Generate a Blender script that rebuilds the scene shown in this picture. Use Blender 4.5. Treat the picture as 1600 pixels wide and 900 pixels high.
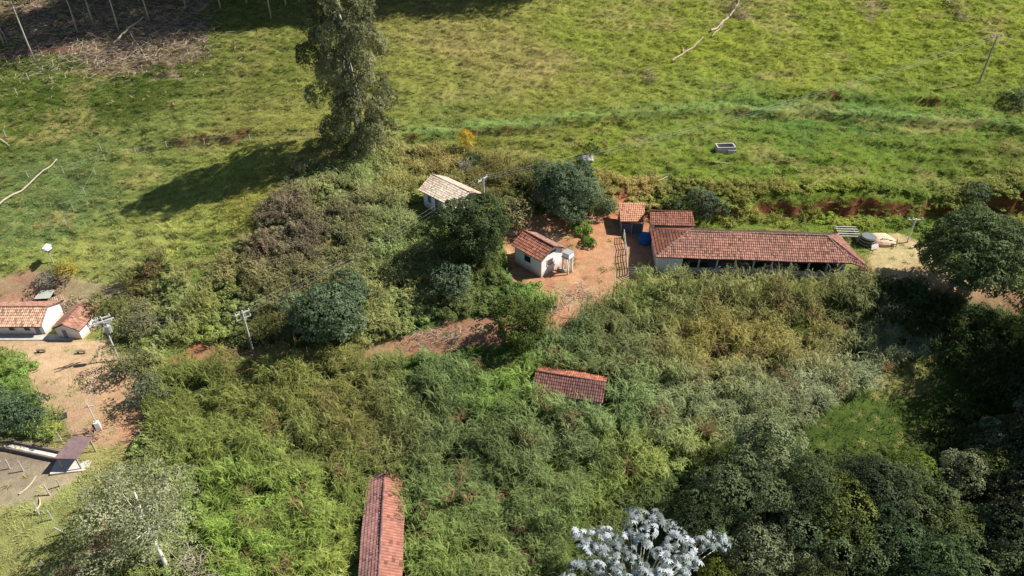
import bpy, math, random
import numpy as np
R=math.radians
rng=np.random.default_rng(7); random.seed(7)
sc=bpy.context.scene
for o in list(bpy.data.objects): bpy.data.objects.remove(o)

# ---------------------------------------------------------------- camera, sky, sun, exposure
CZ=50.0; TH=R(36); F=1101.0
cd=bpy.data.cameras.new('camera'); cam=bpy.data.objects.new('camera',cd); sc.collection.objects.link(cam)
cam.location=(0,0,CZ); cam.rotation_euler=(R(90)-TH,0,0)
cd.sensor_width=36; cd.lens=36*F/1600; cd.clip_start=1; cd.clip_end=3000
sc.camera=cam
SUN_EL,SUN_AZ=46.0,12.0        # azimuth: degrees from +X towards +Y
w=bpy.data.worlds.new('World'); sc.world=w; w.use_nodes=True
nt=w.node_tree; nt.nodes.clear()
sky=nt.nodes.new('ShaderNodeTexSky'); sky.sky_type='NISHITA'; sky.sun_disc=False
sky.sun_elevation=R(SUN_EL); sky.sun_rotation=R(90-SUN_AZ); sky.altitude=800
bg=nt.nodes.new('ShaderNodeBackground'); bg.inputs[1].default_value=0.052
wo=nt.nodes.new('ShaderNodeOutputWorld'); nt.links.new(sky.outputs[0],bg.inputs[0]); nt.links.new(bg.outputs[0],wo.inputs[0])
sl=bpy.data.lights.new('sun','SUN'); sl.energy=4.6; sl.angle=R(0.5); sl.color=(1,.94,.84)
so=bpy.data.objects.new('sun',sl); sc.collection.objects.link(so)
sd=np.array([math.cos(R(SUN_EL))*math.cos(R(SUN_AZ)),math.cos(R(SUN_EL))*math.sin(R(SUN_AZ)),math.sin(R(SUN_EL))])
from mathutils import Vector, Matrix
so.rotation_euler=Vector(sd).to_track_quat('Z','Y').to_euler(); so.location=tuple(sd*200)
vs=sc.view_settings; vs.view_transform='Standard'; vs.look='None'; vs.gamma=1; vs.exposure=0.98; vs.use_curve_mapping=False
sc.cycles.max_bounces=5; sc.cycles.diffuse_bounces=2; sc.cycles.transmission_bounces=3; sc.cycles.transparent_max_bounces=4
sc.cycles.use_denoising=True

# ---------------------------------------------------------------- noise and terrain
def hsh(ix,iy,s):
    n=(ix.astype(np.int64)*374761393+iy.astype(np.int64)*668265263+s*1442695041)&0xffffffff
    n=((n^(n>>13))*1274126177)&0xffffffff
    n=n^(n>>16); return (n&0xffff)/65535.0
def vn(x,y,s=0):
    x=np.asarray(x,float);y=np.asarray(y,float)
    ix=np.floor(x);iy=np.floor(y);fx=x-ix;fy=y-iy
    fx=fx*fx*(3-2*fx);fy=fy*fy*(3-2*fy)
    a=hsh(ix,iy,s);b=hsh(ix+1,iy,s);c=hsh(ix,iy+1,s);d=hsh(ix+1,iy+1,s)
    return (a*(1-fx)+b*fx)*(1-fy)+(c*(1-fx)+d*fx)*fy
def fbm(x,y,s=0,o=4):
    r=0;a=.5;t=0
    for k in range(o):
        r=r+a*vn(x*2**k+17*k,y*2**k-9*k,s+k);t+=a;a*=.5
    return r/t
def worley(x,y,c,s=0):
    x=np.asarray(x,float)/c;y=np.asarray(y,float)/c;ix=np.floor(x);iy=np.floor(y);F=np.full(x.shape,9.)
    for dx in (-1,0,1):
        for dy in (-1,0,1):
            px=ix+dx+hsh(ix+dx,iy+dy,s);py=iy+dy+hsh(ix+dx,iy+dy,s+7); F=np.minimum(F,(px-x)**2+(py-y)**2)
    return np.sqrt(F)*c
def sm(a,b,x):
    t=np.clip((np.asarray(x,float)-a)/(b-a),0,1); return t*t*(3-2*t)
def rayd(px,py):
    u=(px-800)/F; v=-(py-450)/F; c,s=math.cos(TH),math.sin(TH)
    return np.array([u,c+v*s,-s+v*c])
def plane(px,py,z):
    d=rayd(px,py); t=(z-CZ)/d[2]; return (d[0]*t,d[1]*t)
CP=[(1200,430,0),(900,400,0),(1000,345,.3),(1400,395,0),(1560,440,.2),(850,432,-.3),(700,330,2.2),(760,430,-.2),
(1200,345,.3),(1430,345,.4),(1595,360,1.2),(1000,290,3.6),(1200,296,4.0),(1400,296,4.2),(850,290,3.4),(1595,280,5),(700,270,3.2),
(1200,190,7),(1500,180,8),(800,190,7),(400,215,5.5),(100,270,1.5),(600,190,6.8),
(200,0,16),(800,0,17),(1500,0,18),(0,100,9),(1595,0,18),(560,240,4.4),(500,300,4),(430,400,.5),(350,400,-1),(620,420,0),
(50,530,-7),(150,600,-7.5),(0,420,-3),(150,450,-4.5),(250,550,-6),(250,400,-2.5),
(550,540,-3),(700,520,-2.2),(300,545,-5.5),(820,460,-.8),
(880,640,-5),(600,900,-10),(50,850,-9),(1000,560,-3.2),(1200,520,-2.5),(1350,620,-7.5),(1560,650,-8),(1000,900,-12),(1500,850,-12.5),(300,750,-8.5),(600,700,-7)]
_P=np.array([[*plane(a,b,z),z] for a,b,z in CP]); _X=_P[:,:2]/50; _n=len(_P)
def tps(r2): return r2*np.log(r2+1e-9)*.5
_A=np.zeros((_n+3,_n+3)); _A[:_n,:_n]=tps(((_X[:,None]-_X[None])**2).sum(-1))+np.eye(_n)*.02
_A[:_n,_n]=1;_A[:_n,_n+1:]=_X;_A[_n,:_n]=1;_A[_n+1:,:_n]=_X.T
_W=np.linalg.solve(_A,np.r_[_P[:,2],0,0,0])
def flat(z,x,y,x0,x1,y0,y1,zf,s):
    k=sm(x0-s,x0,x)*(1-sm(x1,x1+s,x))*sm(y0-s,y0,y)*(1-sm(y1,y1+s,y)); return z*(1-k)+zf*k
def edge_line(pts):      # pixel polyline -> y(x) in the world
    w_=np.array([plane(*p) for p in pts]); return lambda x: np.interp(x,w_[:,0],w_[:,1])
cut1=edge_line([(230,222,4.6),(290,217,5.2),(400,214,5.5),(515,207,5.8)])
cut2=edge_line([(1170,155,8.6),(1300,158,8.8),(1400,166,8.6),(1500,165,8.8),(1599,160,9.4)])
terr=edge_line([(520,212,6.2),(700,200,6.8),(850,194,7.1),(1000,184,7.4),(1130,172,8.0),(1250,174,8.0),(1400,184,7.9),(1600,202,7.6)])
def steps(x,y):
    d=y-terr(x)-.8*(vn(x*.2,x*0,12)-.5); s=sm(-28,-20,x)*(.9*sm(-1.0,0,d)*(1-sm(1.0,9,d))-.25*sm(0,.8,d)*(1-sm(.8,2.2,d)))
    for hh_,of in ((.45,-6.5),(.4,-11)):
        d=y-terr(x)-of-1.5*(vn(x*.12,x*0+of,13)-.5); s=s+sm(10,22,x)*hh_*sm(-.7,0,d)*(1-sm(.3,5,d))
    for f,a,b,hh in ((cut1,-56,-26,.9),(cut2,36,95,.9)):
        yc=f(x)+1.2*(vn(x*.35,x*0+3,5)-.5)+.5*(vn(x*1.3,x*0,6)-.5)
        d=y-yc; m=sm(a-4,a,x)*(1-sm(b,b+6,x))*(.35+.9*vn(x*.22,x*0+9,8))
        s=s+m*hh*(sm(0,.35,d))*(1-sm(.3,9,d))
    return s
def height(x,y,fine=True):
    x=np.asarray(x,float);y=np.asarray(y,float)
    xc=np.clip(x,-105,115);yc=np.clip(y,30,150)
    q=np.stack([xc,yc],-1)/50
    z=np.empty(x.shape)
    qf=q.reshape(-1,2);zf=np.empty(len(qf))
    for i in range(0,len(qf),40000):
        b=qf[i:i+40000]; zf[i:i+40000]=tps(((b[:,None,:]-_X)**2).sum(-1))@_W[:_n]+_W[_n]+b@_W[_n+1:]
    z=zf.reshape(x.shape)
    z=z+np.clip(y-150,0,500)*.22+np.clip(30-y,0,200)*.03
    wob=1.4*(vn(x*.25,y*0,3)-.5)+.8*(vn(x*.9,y*0,4)-.5)
    ybk=84.3+wob+np.clip(x-55,0,30)*.05
    k=sm(13,17,x)*(1-sm(70,82,x))*sm(64,69,y)*(1-sm(ybk,ybk+1.6,y))
    z=z*(1-k)+(.05+.15*sm(76,84,y))*k
    z=flat(z,x,y,0,6.5,71,77,-.25,2.0)
    z=flat(z,x,y,-11,-3.5,78.5,86.5,2.3,1.6)
    z=flat(z,x,y,-80,-49,62,72.5,-7.0,7)
    z=z+steps(x,y)
    if fine:
        dm=dirtmask(x,y)
        past=sm(84,92,y+0*x)+(1-sm(-32,-26,x))*sm(66,76,y); past=np.clip(past,0,1)
        lump=(fbm(x*.55,y*.8,21,3)-.5)
        ridge=np.abs(vn(x*.10+2*vn(x*.07,y*.1,40),(y+.12*x)*.62+1.5*vn(x*.12,y*.12,41),31)-.5)*2
        z=z+(1-dm)*(past*(.95*lump-.5*ridge+.10*(vn(x*2.3,y*2.3,50)-.5))+(1-past)*(.5*lump))
        z=z+dm*.10*(fbm(x*.9,y*.9,60,3)-.5)
    return z
def inpoly(x,y,poly):
    x=np.asarray(x,float); c=np.zeros(x.shape,bool); n=len(poly); j=n-1
    for i in range(n):
        xi,yi=poly[i];xj,yj=poly[j]
        if yi!=yj: c^=((yi>y)!=(yj>y))&(x<(xj-xi)*(y-yi)/(yj-yi)+xi)
        j=i
    return c
def coarse_g(px,py):
    d=rayd(px,py); t=np.arange(30,330,.4); z=CZ+d[2]*t; h=height(d[0]*t,d[1]*t,False); i=int(np.argmax(z<h))
    if z[i]>=h[i]: i=len(t)-1
    return d[0]*t[i],d[1]*t[i]
def wpoly(pts): return [coarse_g(*p) for p in pts]
DIRT=[wpoly(p) for p in (
 [(785,352),(830,336),(900,340),(965,336),(1020,340),(1036,432),(995,448),(935,470),(870,482),(835,452),(800,440),(792,400)],
 [(262,565),(300,538),(400,548),(540,548),(640,524),(700,505),(770,492),(850,492),(930,455),(985,432),(1000,458),(940,484),(870,520),(780,536),(700,552),(560,566),(300,570)],
 [(1350,372),(1400,362),(1450,385),(1500,430),(1600,462),(1600,505),(1500,475),(1430,455),(1372,440)],
 [(-20,530),(170,532),(192,560),(218,600),(236,690),(200,702),(120,692),(95,655),(60,640),(30,560),(-20,560)],
 [(-20,697),(100,704),(135,730),(100,770),(60,790),(-20,800)],
 [(-20,430),(80,432),(150,440),(235,452),(200,480),(120,482),(-20,490)],
 [(80,910),(130,860),(190,800),(210,850),(140,910)],
 [(958,345),(962,300),(975,285),(985,300),(985,345)],
 [(-20,82),(130,66),(130,74),(-20,92)])]
def dirtmask(x,y):
    x=np.asarray(x,float);y=np.asarray(y,float)
    wx=x+1.6*(fbm(x*.5,y*.5,71,3)-.5);wy=y+1.6*(fbm(x*.5,y*.5,77,3)-.5)
    m=np.zeros(x.shape)
    for ox,oy in ((0,0),(.35,.1),(-.3,.25),(.1,-.35)):
        c=np.zeros(x.shape,bool)
        for p in DIRT: c|=inpoly(wx+ox,wy+oy,p)
        m+=c*.25
    return m
def H(x,y): return float(height(np.array([x],float),np.array([y],float))[0])
def g(px,py,up=0.0):        # where the line of sight through a pixel meets the ground (or a height above it)
    d=rayd(px,py); t=np.arange(30,330,.5); z=CZ+d[2]*t-up; h=height(d[0]*t,d[1]*t,False); i=int(np.argmax(z<h))
    if z[i]>=h[i]: i=len(t)-1
    t=np.linspace(t[max(i-1,0)],t[i],12); z=CZ+d[2]*t-up; h=height(d[0]*t,d[1]*t); i=int(np.argmax(z<h)) if (z<h).any() else 11
    x,y=d[0]*t[i],d[1]*t[i]; return float(x),float(y),H(x,y)

# ---------------------------------------------------------------- materials
def lin(r,g_,b,ds=.14):
    l=.3*r+.6*g_+.1*b; r,g_,b=[c*(1-ds)+l*ds for c in (r,g_,b)]
    f=lambda c:(c/255)/12.92 if c/255<=.04045 else ((c/255+.055)/1.055)**2.4
    return np.array([f(r),f(g_),f(b)])
class N:
    def __init__(s,name):
        s.m=bpy.data.materials.new(name); s.m.use_nodes=True; s.t=s.m.node_tree; s.t.nodes.clear()
        s.out=s.t.nodes.new('ShaderNodeOutputMaterial')
    def n(s,ty,**k):
        x=s.t.nodes.new(ty)
        for a,b in k.items():
            if a.startswith('i_'): x.inputs[a[2:].replace('_',' ')].default_value=b
            else: setattr(x,a,b)
        return x
    def l(s,a,b): s.t.links.new(a,b)
def noise_node(b,scale,detail=4,rough=.6,vec=None,obj=True):
    tc=b.n('ShaderNodeTexCoord'); nz=b.n('ShaderNodeTexNoise'); nz.inputs['Scale'].default_value=scale; nz.inputs['Detail'].default_value=detail; nz.inputs['Roughness'].default_value=rough
    b.l(vec or tc.outputs['Object' if obj else 'Generated'],nz.inputs['Vector']); return nz
def ramp(b,fac,stops):
    r=b.n('ShaderNodeValToRGB'); e=r.color_ramp.elements
    while len(e)<len(stops): e.new(.5)
    for k,(p,c) in enumerate(stops): e[k].position=p; e[k].color=(*c,1) if len(c)==3 else c
    b.l(fac,r.inputs[0]); return r
def mix(b,fac,a,c,mode='MIX'):
    m=b.n('ShaderNodeMix',data_type='RGBA',blend_type=mode)
    for s,v in ((0,fac),(6,a),(7,c)):
        if hasattr(v,'is_output') or isinstance(v,bpy.types.NodeSocket): b.l(v,m.inputs[s])
        else: m.inputs[s].default_value=v if s==0 else (*v,1)
    return m.outputs[2]
def solid(name,col,rough=.8,var=.25,scale=3,dirt=None,bump=.0,attr=None,spec=.3,metal=0,amount=.5,splash=None):
    b=N(name); p=b.n('ShaderNodeBsdfPrincipled'); p.inputs['Roughness'].default_value=rough; p.inputs['Specular IOR Level'].default_value=spec; p.inputs['Metallic'].default_value=metal
    nz=noise_node(b,scale,6,.65)
    col=np.array(col)
    if attr:
        a=b.n('ShaderNodeAttribute',attribute_name=attr); base=a.outputs['Color']
    else: base=tuple(col)
    r=ramp(b,nz.outputs[0],[(.3,(1-var,)*3),(.7,(1+var*.6,)*3)])
    c=mix(b,1.0,base,r.outputs[0],'MULTIPLY')
    if dirt is not None:
        n2=noise_node(b,scale*.35,5,.7); r2=ramp(b,n2.outputs[0],[(.45,(0,0,0)),(.68,(amount,)*3)])
        c=mix(b,r2.outputs[0],c,tuple(dirt))
    if splash is not None:
        tc=b.n('ShaderNodeTexCoord'); sx_=b.n('ShaderNodeSeparateXYZ'); b.l(tc.outputs['Object'],sx_.inputs[0]); n4=noise_node(b,3.5,5,.7)
        ad=b.n('ShaderNodeMath',operation='MULTIPLY_ADD'); b.l(n4.outputs[0],ad.inputs[0]); ad.inputs[1].default_value=-1.3; b.l(sx_.outputs[2],ad.inputs[2])
        r5=ramp(b,ad.outputs[0],[(0,(.85,)*3),(.25,(0,0,0))]); 
        mp=b.n('ShaderNodeMapRange'); mp.inputs[1].default_value=-.7; mp.inputs[2].default_value=.55; b.l(ad.outputs[0],mp.inputs[0]); t_=b.t; [t_.links.remove(l) for l in list(r5.inputs[0].links)]; b.l(mp.outputs[0],r5.inputs[0]); r5.color_ramp.elements[1].position=.8
        c=mix(b,r5.outputs[0],c,tuple(splash))
    b.l(c,p.inputs['Base Color'])
    if bump:
        bp=b.n('ShaderNodeBump'); bp.inputs['Strength'].default_value=bump; bp.inputs['Distance'].default_value=.05
        n3=noise_node(b,scale*4,5); b.l(n3.outputs[0],bp.inputs['Height']); b.l(bp.outputs[0],p.inputs['Normal'])
    b.l(p.outputs[0],b.out.inputs[0]); return b.m
def leafmat(name,mode='vertex',trans=.3,rough=.55):
    b=N(name)
    if mode=='vertex':
        a=b.n('ShaderNodeAttribute',attribute_name='col'); c=a.outputs['Color']
        a2=b.n('ShaderNodeObjectInfo'); c=mix(b,1.0,c,a2.outputs['Color'],'MULTIPLY')
    else:
        a=b.n('ShaderNodeAttribute',attribute_name='tint'); a.attribute_type='INSTANCER'
        a1=b.n('ShaderNodeAttribute',attribute_name='col'); c=mix(b,1.0,a.outputs['Color'],a1.outputs['Color'],'MULTIPLY')
    p=b.n('ShaderNodeBsdfPrincipled'); p.inputs['Roughness'].default_value=.7; p.inputs['Specular IOR Level'].default_value=.09
    t=b.n('ShaderNodeBsdfTranslucent'); ms=b.n('ShaderNodeMixShader'); ms.inputs[0].default_value=trans
    c2=mix(b,1.0,c,(1.0,1.0,.72),'MULTIPLY')
    b.l(c,p.inputs['Base Color']); b.l(c2,t.inputs['Color']); b.l(p.outputs[0],ms.inputs[1]); b.l(t.outputs[0],ms.inputs[2]); b.l(ms.outputs[0],b.out.inputs[0]); return b.m
M_leaf=leafmat('leaf'); M_grass=leafmat('grass_blade','inst',.3,.6); 
M_bark=solid('bark',(.16,.13,.10),.9,.4,6,bump=.5); M_palebark=solid('pale_bark',(.42,.39,.34),.85,.35,4,bump=.3)
M_white=solid('white_plaster',(.76,.77,.79),.85,.06,1.5,dirt=(.55,.47,.4),bump=.05,amount=.35,splash=(.45,.27,.17))
M_greyw=solid('grey_plaster',(.42,.43,.47),.85,.12,1.2,dirt=(.4,.33,.27),amount=.4,splash=(.3,.2,.14))
M_dark=solid('dark_pane',(.02,.025,.035),.35,.3,2); M_blue=solid('blue_shutter',(.10,.14,.24),.6,.2,3)
M_door=solid('grey_door',(.16,.18,.22),.6,.2,3); M_brownw=solid('brown_shutter',(.16,.07,.045),.6,.25,5)
M_wood=solid('weathered_wood',(.36,.31,.26),.85,.35,8,bump=.3); M_log=solid('dry_log',(.46,.38,.28),.85,.3,5,bump=.2)
M_conc=solid('concrete',(.48,.45,.41),.9,.2,1.5,dirt=(.25,.22,.18),bump=.2); M_polec=solid('pole_concrete',(.50,.49,.47),.85,.15,3)
M_metal=solid('grey_metal',(.42,.43,.44),.5,.15,3,metal=.4); M_tile=solid('clay_tile',(1,1,1),.9,.22,2.5,attr='tile',dirt=None,bump=.25)
M_wire=solid('wire',(.35,.36,.38),.5,.1,3); M_tank=solid('blue_plastic',(.02,.10,.34),.45,.1,3)
M_black=solid('black_rubber',(.03,.035,.04),.6,.2,5); M_purple=solid('rusty_sheet',(.19,.135,.14),.6,.3,2,dirt=(.30,.13,.09),bump=.1)
M_asb=solid('fibre_cement',(.36,.37,.33),.85,.18,2,dirt=(.2,.2,.16)); M_rock=solid('rock',(.42,.41,.40),.9,.25,1.5,bump=.6)
M_soilp=solid('soil_pile',(.62,.44,.30),.95,.15,2,bump=.4); M_twig=solid('twig',(.34,.25,.19),.9,.35,5)

# ---------------------------------------------------------------- object helpers
col=sc.collection
def tag(o,label=None,cat=None,group=None,kind=None):
    if label: o['label']=label
    if cat: o['category']=cat
    if group: o['group']=group
    if kind: o['kind']=kind
    return o
def empty(name,loc,rz=0,**k):
    o=bpy.data.objects.new(name,None); o.location=loc; o.rotation_euler=(0,0,rz); o.empty_display_size=.3; col.objects.link(o); return tag(o,**k)
def mesh_np(name,V,Fs,mat,parent=None,loc=None,colors=None,face_colors=None,smooth=False,link=True):
    me=bpy.data.meshes.new(name); V=np.asarray(V,np.float32)
    if isinstance(Fs,np.ndarray):
        nf,k=Fs.shape; me.vertices.add(len(V)); me.vertices.foreach_set('co',V.ravel())
        me.loops.add(nf*k); me.loops.foreach_set('vertex_index',Fs.astype(np.int32).ravel())
        me.polygons.add(nf); me.polygons.foreach_set('loop_start',np.arange(0,nf*k,k,dtype=np.int32)); me.polygons.foreach_set('loop_total',np.full(nf,k,np.int32))
        me.update(calc_edges=True)
    else:
        me.from_pydata(V.tolist(),[],Fs); me.update()
    if colors is not None:
        a=me.color_attributes.new('col','FLOAT_COLOR','POINT'); c=np.ones((len(V),4),np.float32); c[:,:3]=colors; a.data.foreach_set('color',c.ravel())
    if face_colors is not None:
        a=me.attributes.new('tile','FLOAT_COLOR','FACE'); c=np.ones((len(me.polygons),4),np.float32); c[:,:3]=face_colors; a.data.foreach_set('color',c.ravel())
    if smooth: me.polygons.foreach_set('use_smooth',np.ones(len(me.polygons),bool))
    me.materials.append(mat); o=bpy.data.objects.new(name,me)
    if parent is not None: o.parent=parent
    if loc is not None: o.location=loc
    if link: col.objects.link(o)
    return o
class MB:
    def __init__(s): s.V=[];s.F=[]
    def add(s,V,Fs):
        b=len(s.V); s.V+= [tuple(v) for v in V]; s.F+=[tuple(i+b for i in f) for f in Fs]; return s
    def box(s,x0,x1,y0,y1,z0,z1):
        return s.add([(x0,y0,z0),(x1,y0,z0),(x1,y1,z0),(x0,y1,z0),(x0,y0,z1),(x1,y0,z1),(x1,y1,z1),(x0,y1,z1)],[(0,3,2,1),(4,5,6,7),(0,1,5,4),(1,2,6,5),(2,3,7,6),(3,0,4,7)])
    def tube(s,pts,rad,n=6,cap=True):
        pts=[np.array(p,float) for p in pts]; rad=rad if hasattr(rad,'__len__') else [rad]*len(pts); V=[];Fs=[]
        for i,p in enumerate(pts):
            d=pts[min(i+1,len(pts)-1)]-pts[max(i-1,0)]; d/=np.linalg.norm(d)+1e-9
            a=np.cross(d,[0,0,1]); 
            if np.linalg.norm(a)<.05: a=np.cross(d,[1,0,0])
            a/=np.linalg.norm(a); b=np.cross(d,a)
            for k in range(n): t=2*math.pi*k/n; V.append(p+rad[i]*(math.cos(t)*a+math.sin(t)*b))
        for i in range(len(pts)-1):
            for k in range(n): Fs.append((i*n+k,i*n+(k+1)%n,(i+1)*n+(k+1)%n,(i+1)*n+k))
        if cap: Fs.append(tuple(range(n-1,-1,-1))); Fs.append(tuple((len(pts)-1)*n+k for k in range(n)))
        return s.add(V,Fs)
    def quad(s,a,b,c,d): return s.add([a,b,c,d],[(0,1,2,3)])
    def slab(s,a,b,c,d,t=.03):
        P=[np.array(v,float) for v in (a,b,c,d)]; n=np.cross(P[1]-P[0],P[3]-P[0]); n=n/np.linalg.norm(n)*t
        return s.add([*P,*[p-n for p in P]],[(0,1,2,3),(7,6,5,4),(0,4,5,1),(1,5,6,2),(2,6,7,3),(3,7,4,0)])
    def build(s,name,mat,parent=None,loc=None,smooth=False): return mesh_np(name,np.array(s.V),s.F,mat,parent,loc,smooth=smooth)

# ---------------------------------------------------------------- terrain mesh
def axis(lo,hi,st,far):
    a=[lo];d=st
    while a[-1]>-far: d*=1.25; a.append(a[-1]-d)
    b=[hi];d=st
    while b[-1]<far: d*=1.25; b.append(b[-1]+d)
    return np.array(a[:0:-1]+list(np.arange(lo,hi,st))+b)
gx=axis(-104,112,.42,900); gy=axis(28,158,.38,900)
GX,GY=np.meshgrid(gx,gy); GZ=height(GX,GY)
ny,nx=GX.shape; idx=np.arange(nx*ny).reshape(ny,nx)
TF=np.stack([idx[:-1,:-1],idx[:-1,1:],idx[1:,1:],idx[1:,:-1]],-1).reshape(-1,4)
_uh=height
def H(x,y):
    i=int(np.clip(np.searchsorted(gx,x)-1,0,len(gx)-2)); j=int(np.clip(np.searchsorted(gy,y)-1,0,len(gy)-2))
    u=(x-gx[i])/(gx[i+1]-gx[i]); v=(y-gy[j])/(gy[j+1]-gy[j])
    return float((GZ[j,i]*(1-u)+GZ[j,i+1]*u)*(1-v)+(GZ[j+1,i]*(1-u)+GZ[j+1,i+1]*u)*v)
def Hv(x,y):
    i=np.clip(np.searchsorted(gx,x)-1,0,len(gx)-2); j=np.clip(np.searchsorted(gy,y)-1,0,len(gy)-2)
    u=(x-gx[i])/(gx[i+1]-gx[i]); v=(y-gy[j])/(gy[j+1]-gy[j])
    return (GZ[j,i]*(1-u)+GZ[j,i+1]*u)*(1-v)+(GZ[j+1,i]*(1-u)+GZ[j+1,i+1]*u)*v
def coarse_g(px,py,up=0.0):
    d=rayd(px,py); t=np.arange(30,330,.25); z=CZ+d[2]*t-up; h=Hv(d[0]*t,d[1]*t); i=int(np.argmax(z<h))
    if z[i]>=h[i]: i=len(t)-1
    return float(d[0]*t[i]),float(d[1]*t[i])
def g(px,py,up=0.0):
    x,y=coarse_g(px,py,up); return x,y,H(x,y)
def idw(x,y,pts,pw=2.2):
    W=0;C=0
    for (a,b,c) in pts:
        wgt=1/(((x-a)**2+(y-b)**2)+4)**(pw/2*1.3); W=W+wgt; C=C+wgt[...,None]*c
    return C/W[...,None]
K=.72
GC=[(200,150,(80,98,36)),(60,180,(84,104,38)),(400,120,(112,122,50)),(400,180,(128,132,62)),(650,120,(142,148,66)),(700,80,(156,146,84)),(900,60,(136,150,52)),(1100,80,(142,154,48)),(1250,100,(144,154,52)),(1400,60,(142,156,46)),(1560,60,(136,150,44)),
 (900,140,(140,146,58)),(850,100,(158,146,86)),(1000,110,(130,140,54)),(1200,190,(94,130,52)),(1350,200,(90,126,50)),(1500,200,(108,138,44)),(1000,190,(120,142,54)),(700,205,(120,136,62)),
 (1100,250,(120,142,46)),(1300,250,(112,136,40)),(1500,250,(112,130,44)),(950,250,(126,142,44)),(750,240,(126,130,54)),(1580,230,(110,120,48)),
 (100,300,(100,122,66)),(60,350,(92,118,66)),(250,260,(120,134,64)),(350,280,(136,148,64)),(150,380,(152,158,80)),(300,350,(150,158,72)),(250,400,(156,162,78)),(50,400,(140,152,72)),(400,330,(140,140,56)),(480,250,(140,140,66)),(300,450,(112,142,60)),(200,430,(140,148,80)),
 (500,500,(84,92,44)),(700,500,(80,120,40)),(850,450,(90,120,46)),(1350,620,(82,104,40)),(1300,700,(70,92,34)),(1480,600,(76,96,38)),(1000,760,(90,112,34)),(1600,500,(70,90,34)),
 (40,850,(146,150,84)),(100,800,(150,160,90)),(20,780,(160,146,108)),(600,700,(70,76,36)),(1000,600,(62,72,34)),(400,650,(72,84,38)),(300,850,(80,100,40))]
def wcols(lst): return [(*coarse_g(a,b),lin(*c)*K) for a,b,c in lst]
GCW=wcols(GC)
SC=[(880,380,(214,142,98)),(900,350,(212,140,90)),(980,400,(206,150,112)),(700,530,(176,120,90)),(550,550,(176,132,96)),(1450,430,(212,172,124)),(1400,400,(200,178,120)),(1590,490,(170,124,92)),
 (80,560,(222,180,138)),(150,590,(222,176,134)),(180,660,(216,152,108)),(50,620,(200,160,120)),(40,720,(150,134,120)),(60,780,(186,170,136)),(30,450,(206,150,118)),(150,460,(176,160,116)),(970,310,(196,106,72)),(140,880,(160,112,86)),(290,550,(206,128,86)),(50,80,(150,104,86))]
SCW=[(*coarse_g(a,b),lin(*c,ds=.26)*.66) for a,b,c in SC]
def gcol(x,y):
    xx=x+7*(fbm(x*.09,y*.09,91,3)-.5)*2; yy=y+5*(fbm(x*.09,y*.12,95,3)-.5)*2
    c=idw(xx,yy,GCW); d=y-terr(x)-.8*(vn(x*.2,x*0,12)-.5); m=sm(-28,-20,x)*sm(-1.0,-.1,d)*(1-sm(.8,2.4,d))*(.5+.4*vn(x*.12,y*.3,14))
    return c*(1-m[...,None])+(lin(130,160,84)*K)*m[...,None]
fineM=(GX>-110)&(GX<118)&(GY>24)&(GY<162)
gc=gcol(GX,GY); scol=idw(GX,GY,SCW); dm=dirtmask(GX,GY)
# patches: dry straw, dark weeds, clearing debris
v=fbm(GX*.35,GY*.6,101,4); gc=gc*(.72+.5*v)[...,None]
dry=sm(.56,.72,fbm(GX*.11,GY*.22,111,4))*.55; gc=gc*(1-dry[...,None])+np.array(lin(168,158,92)*K)*dry[...,None]
BR=wpoly([(-40,-30),(330,-30),(320,40),(330,95),(240,112),(150,110),(100,84),(-40,70)]); BR2=wpoly([(1335,-20),(1390,-20),(1372,30),(1340,35)])
wx=GX+5*(fbm(GX*.3,GY*.3,121,3)-.5)*2; wy=GY+5*(fbm(GX*.3,GY*.3,125,3)-.5)*2
br=(inpoly(wx,wy,BR)|inpoly(wx,wy,BR2)).astype(float)*(.55+.45*sm(.4,.6,vn(GX*.8,GY*.8,131)))
gc=gc*(1-br[...,None])+(lin(150,126,108)*K*(.6+.8*vn(GX*1.5,GY*1.5,133))[...,None])*br[...,None]
scol=scol*(.80+.4*fbm(GX*.4,GY*.6,141,4))[...,None]
strw=sm(.55,.7,fbm(GX*.5,GY*.8,151,3))*.45; scol=scol*(1-strw[...,None])+(lin(190,172,130)*K)*strw[...,None]
# bare red earth wherever the ground is steep
gyy,gxx=np.gradient(GZ); sl_=np.hypot(gyy/np.gradient(gy)[:,None],gxx/np.gradient(gx)[None,:])
bkm=sm(12,17,GX)*(1-sm(90,96,GY)); bare=(sm(1.0,1.7,sl_)*bkm+sm(1.25,2.0,sl_)*(1-bkm)*.75)*fineM*(GY>80)*.95
red=(lin(138,78,54)*K)*(.55+.9*fbm(GX*.9,GZ*1.2,161,3))[...,None]
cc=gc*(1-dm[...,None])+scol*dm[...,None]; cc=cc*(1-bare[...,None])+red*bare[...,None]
b=N('ground'); p=b.n('ShaderNodeBsdfPrincipled'); p.inputs['Roughness'].default_value=.95; p.inputs['Specular IOR Level'].default_value=.08
a=b.n('ShaderNodeAttribute',attribute_name='col'); n1=noise_node(b,1.3,8,.7); n2=noise_node(b,6,5,.7)
r1=ramp(b,n1.outputs[0],[(.3,(.72,.74,.7)),(.7,(1.22,1.2,1.1))]); r2=ramp(b,n2.outputs[0],[(.3,(.75,.75,.75)),(.7,(1.2,1.2,1.2))])
c=mix(b,1.0,a.outputs['Color'],r1.outputs[0],'MULTIPLY'); c=mix(b,1.0,c,r2.outputs[0],'MULTIPLY'); b.l(c,p.inputs['Base Color'])
bp=b.n('ShaderNodeBump'); bp.inputs['Strength'].default_value=.6; bp.inputs['Distance'].default_value=.12; b.l(n2.outputs[0],bp.inputs['Height']); b.l(bp.outputs[0],p.inputs['Normal'])
b.l(p.outputs[0],b.out.inputs[0]); M_ground=b.m
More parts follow.
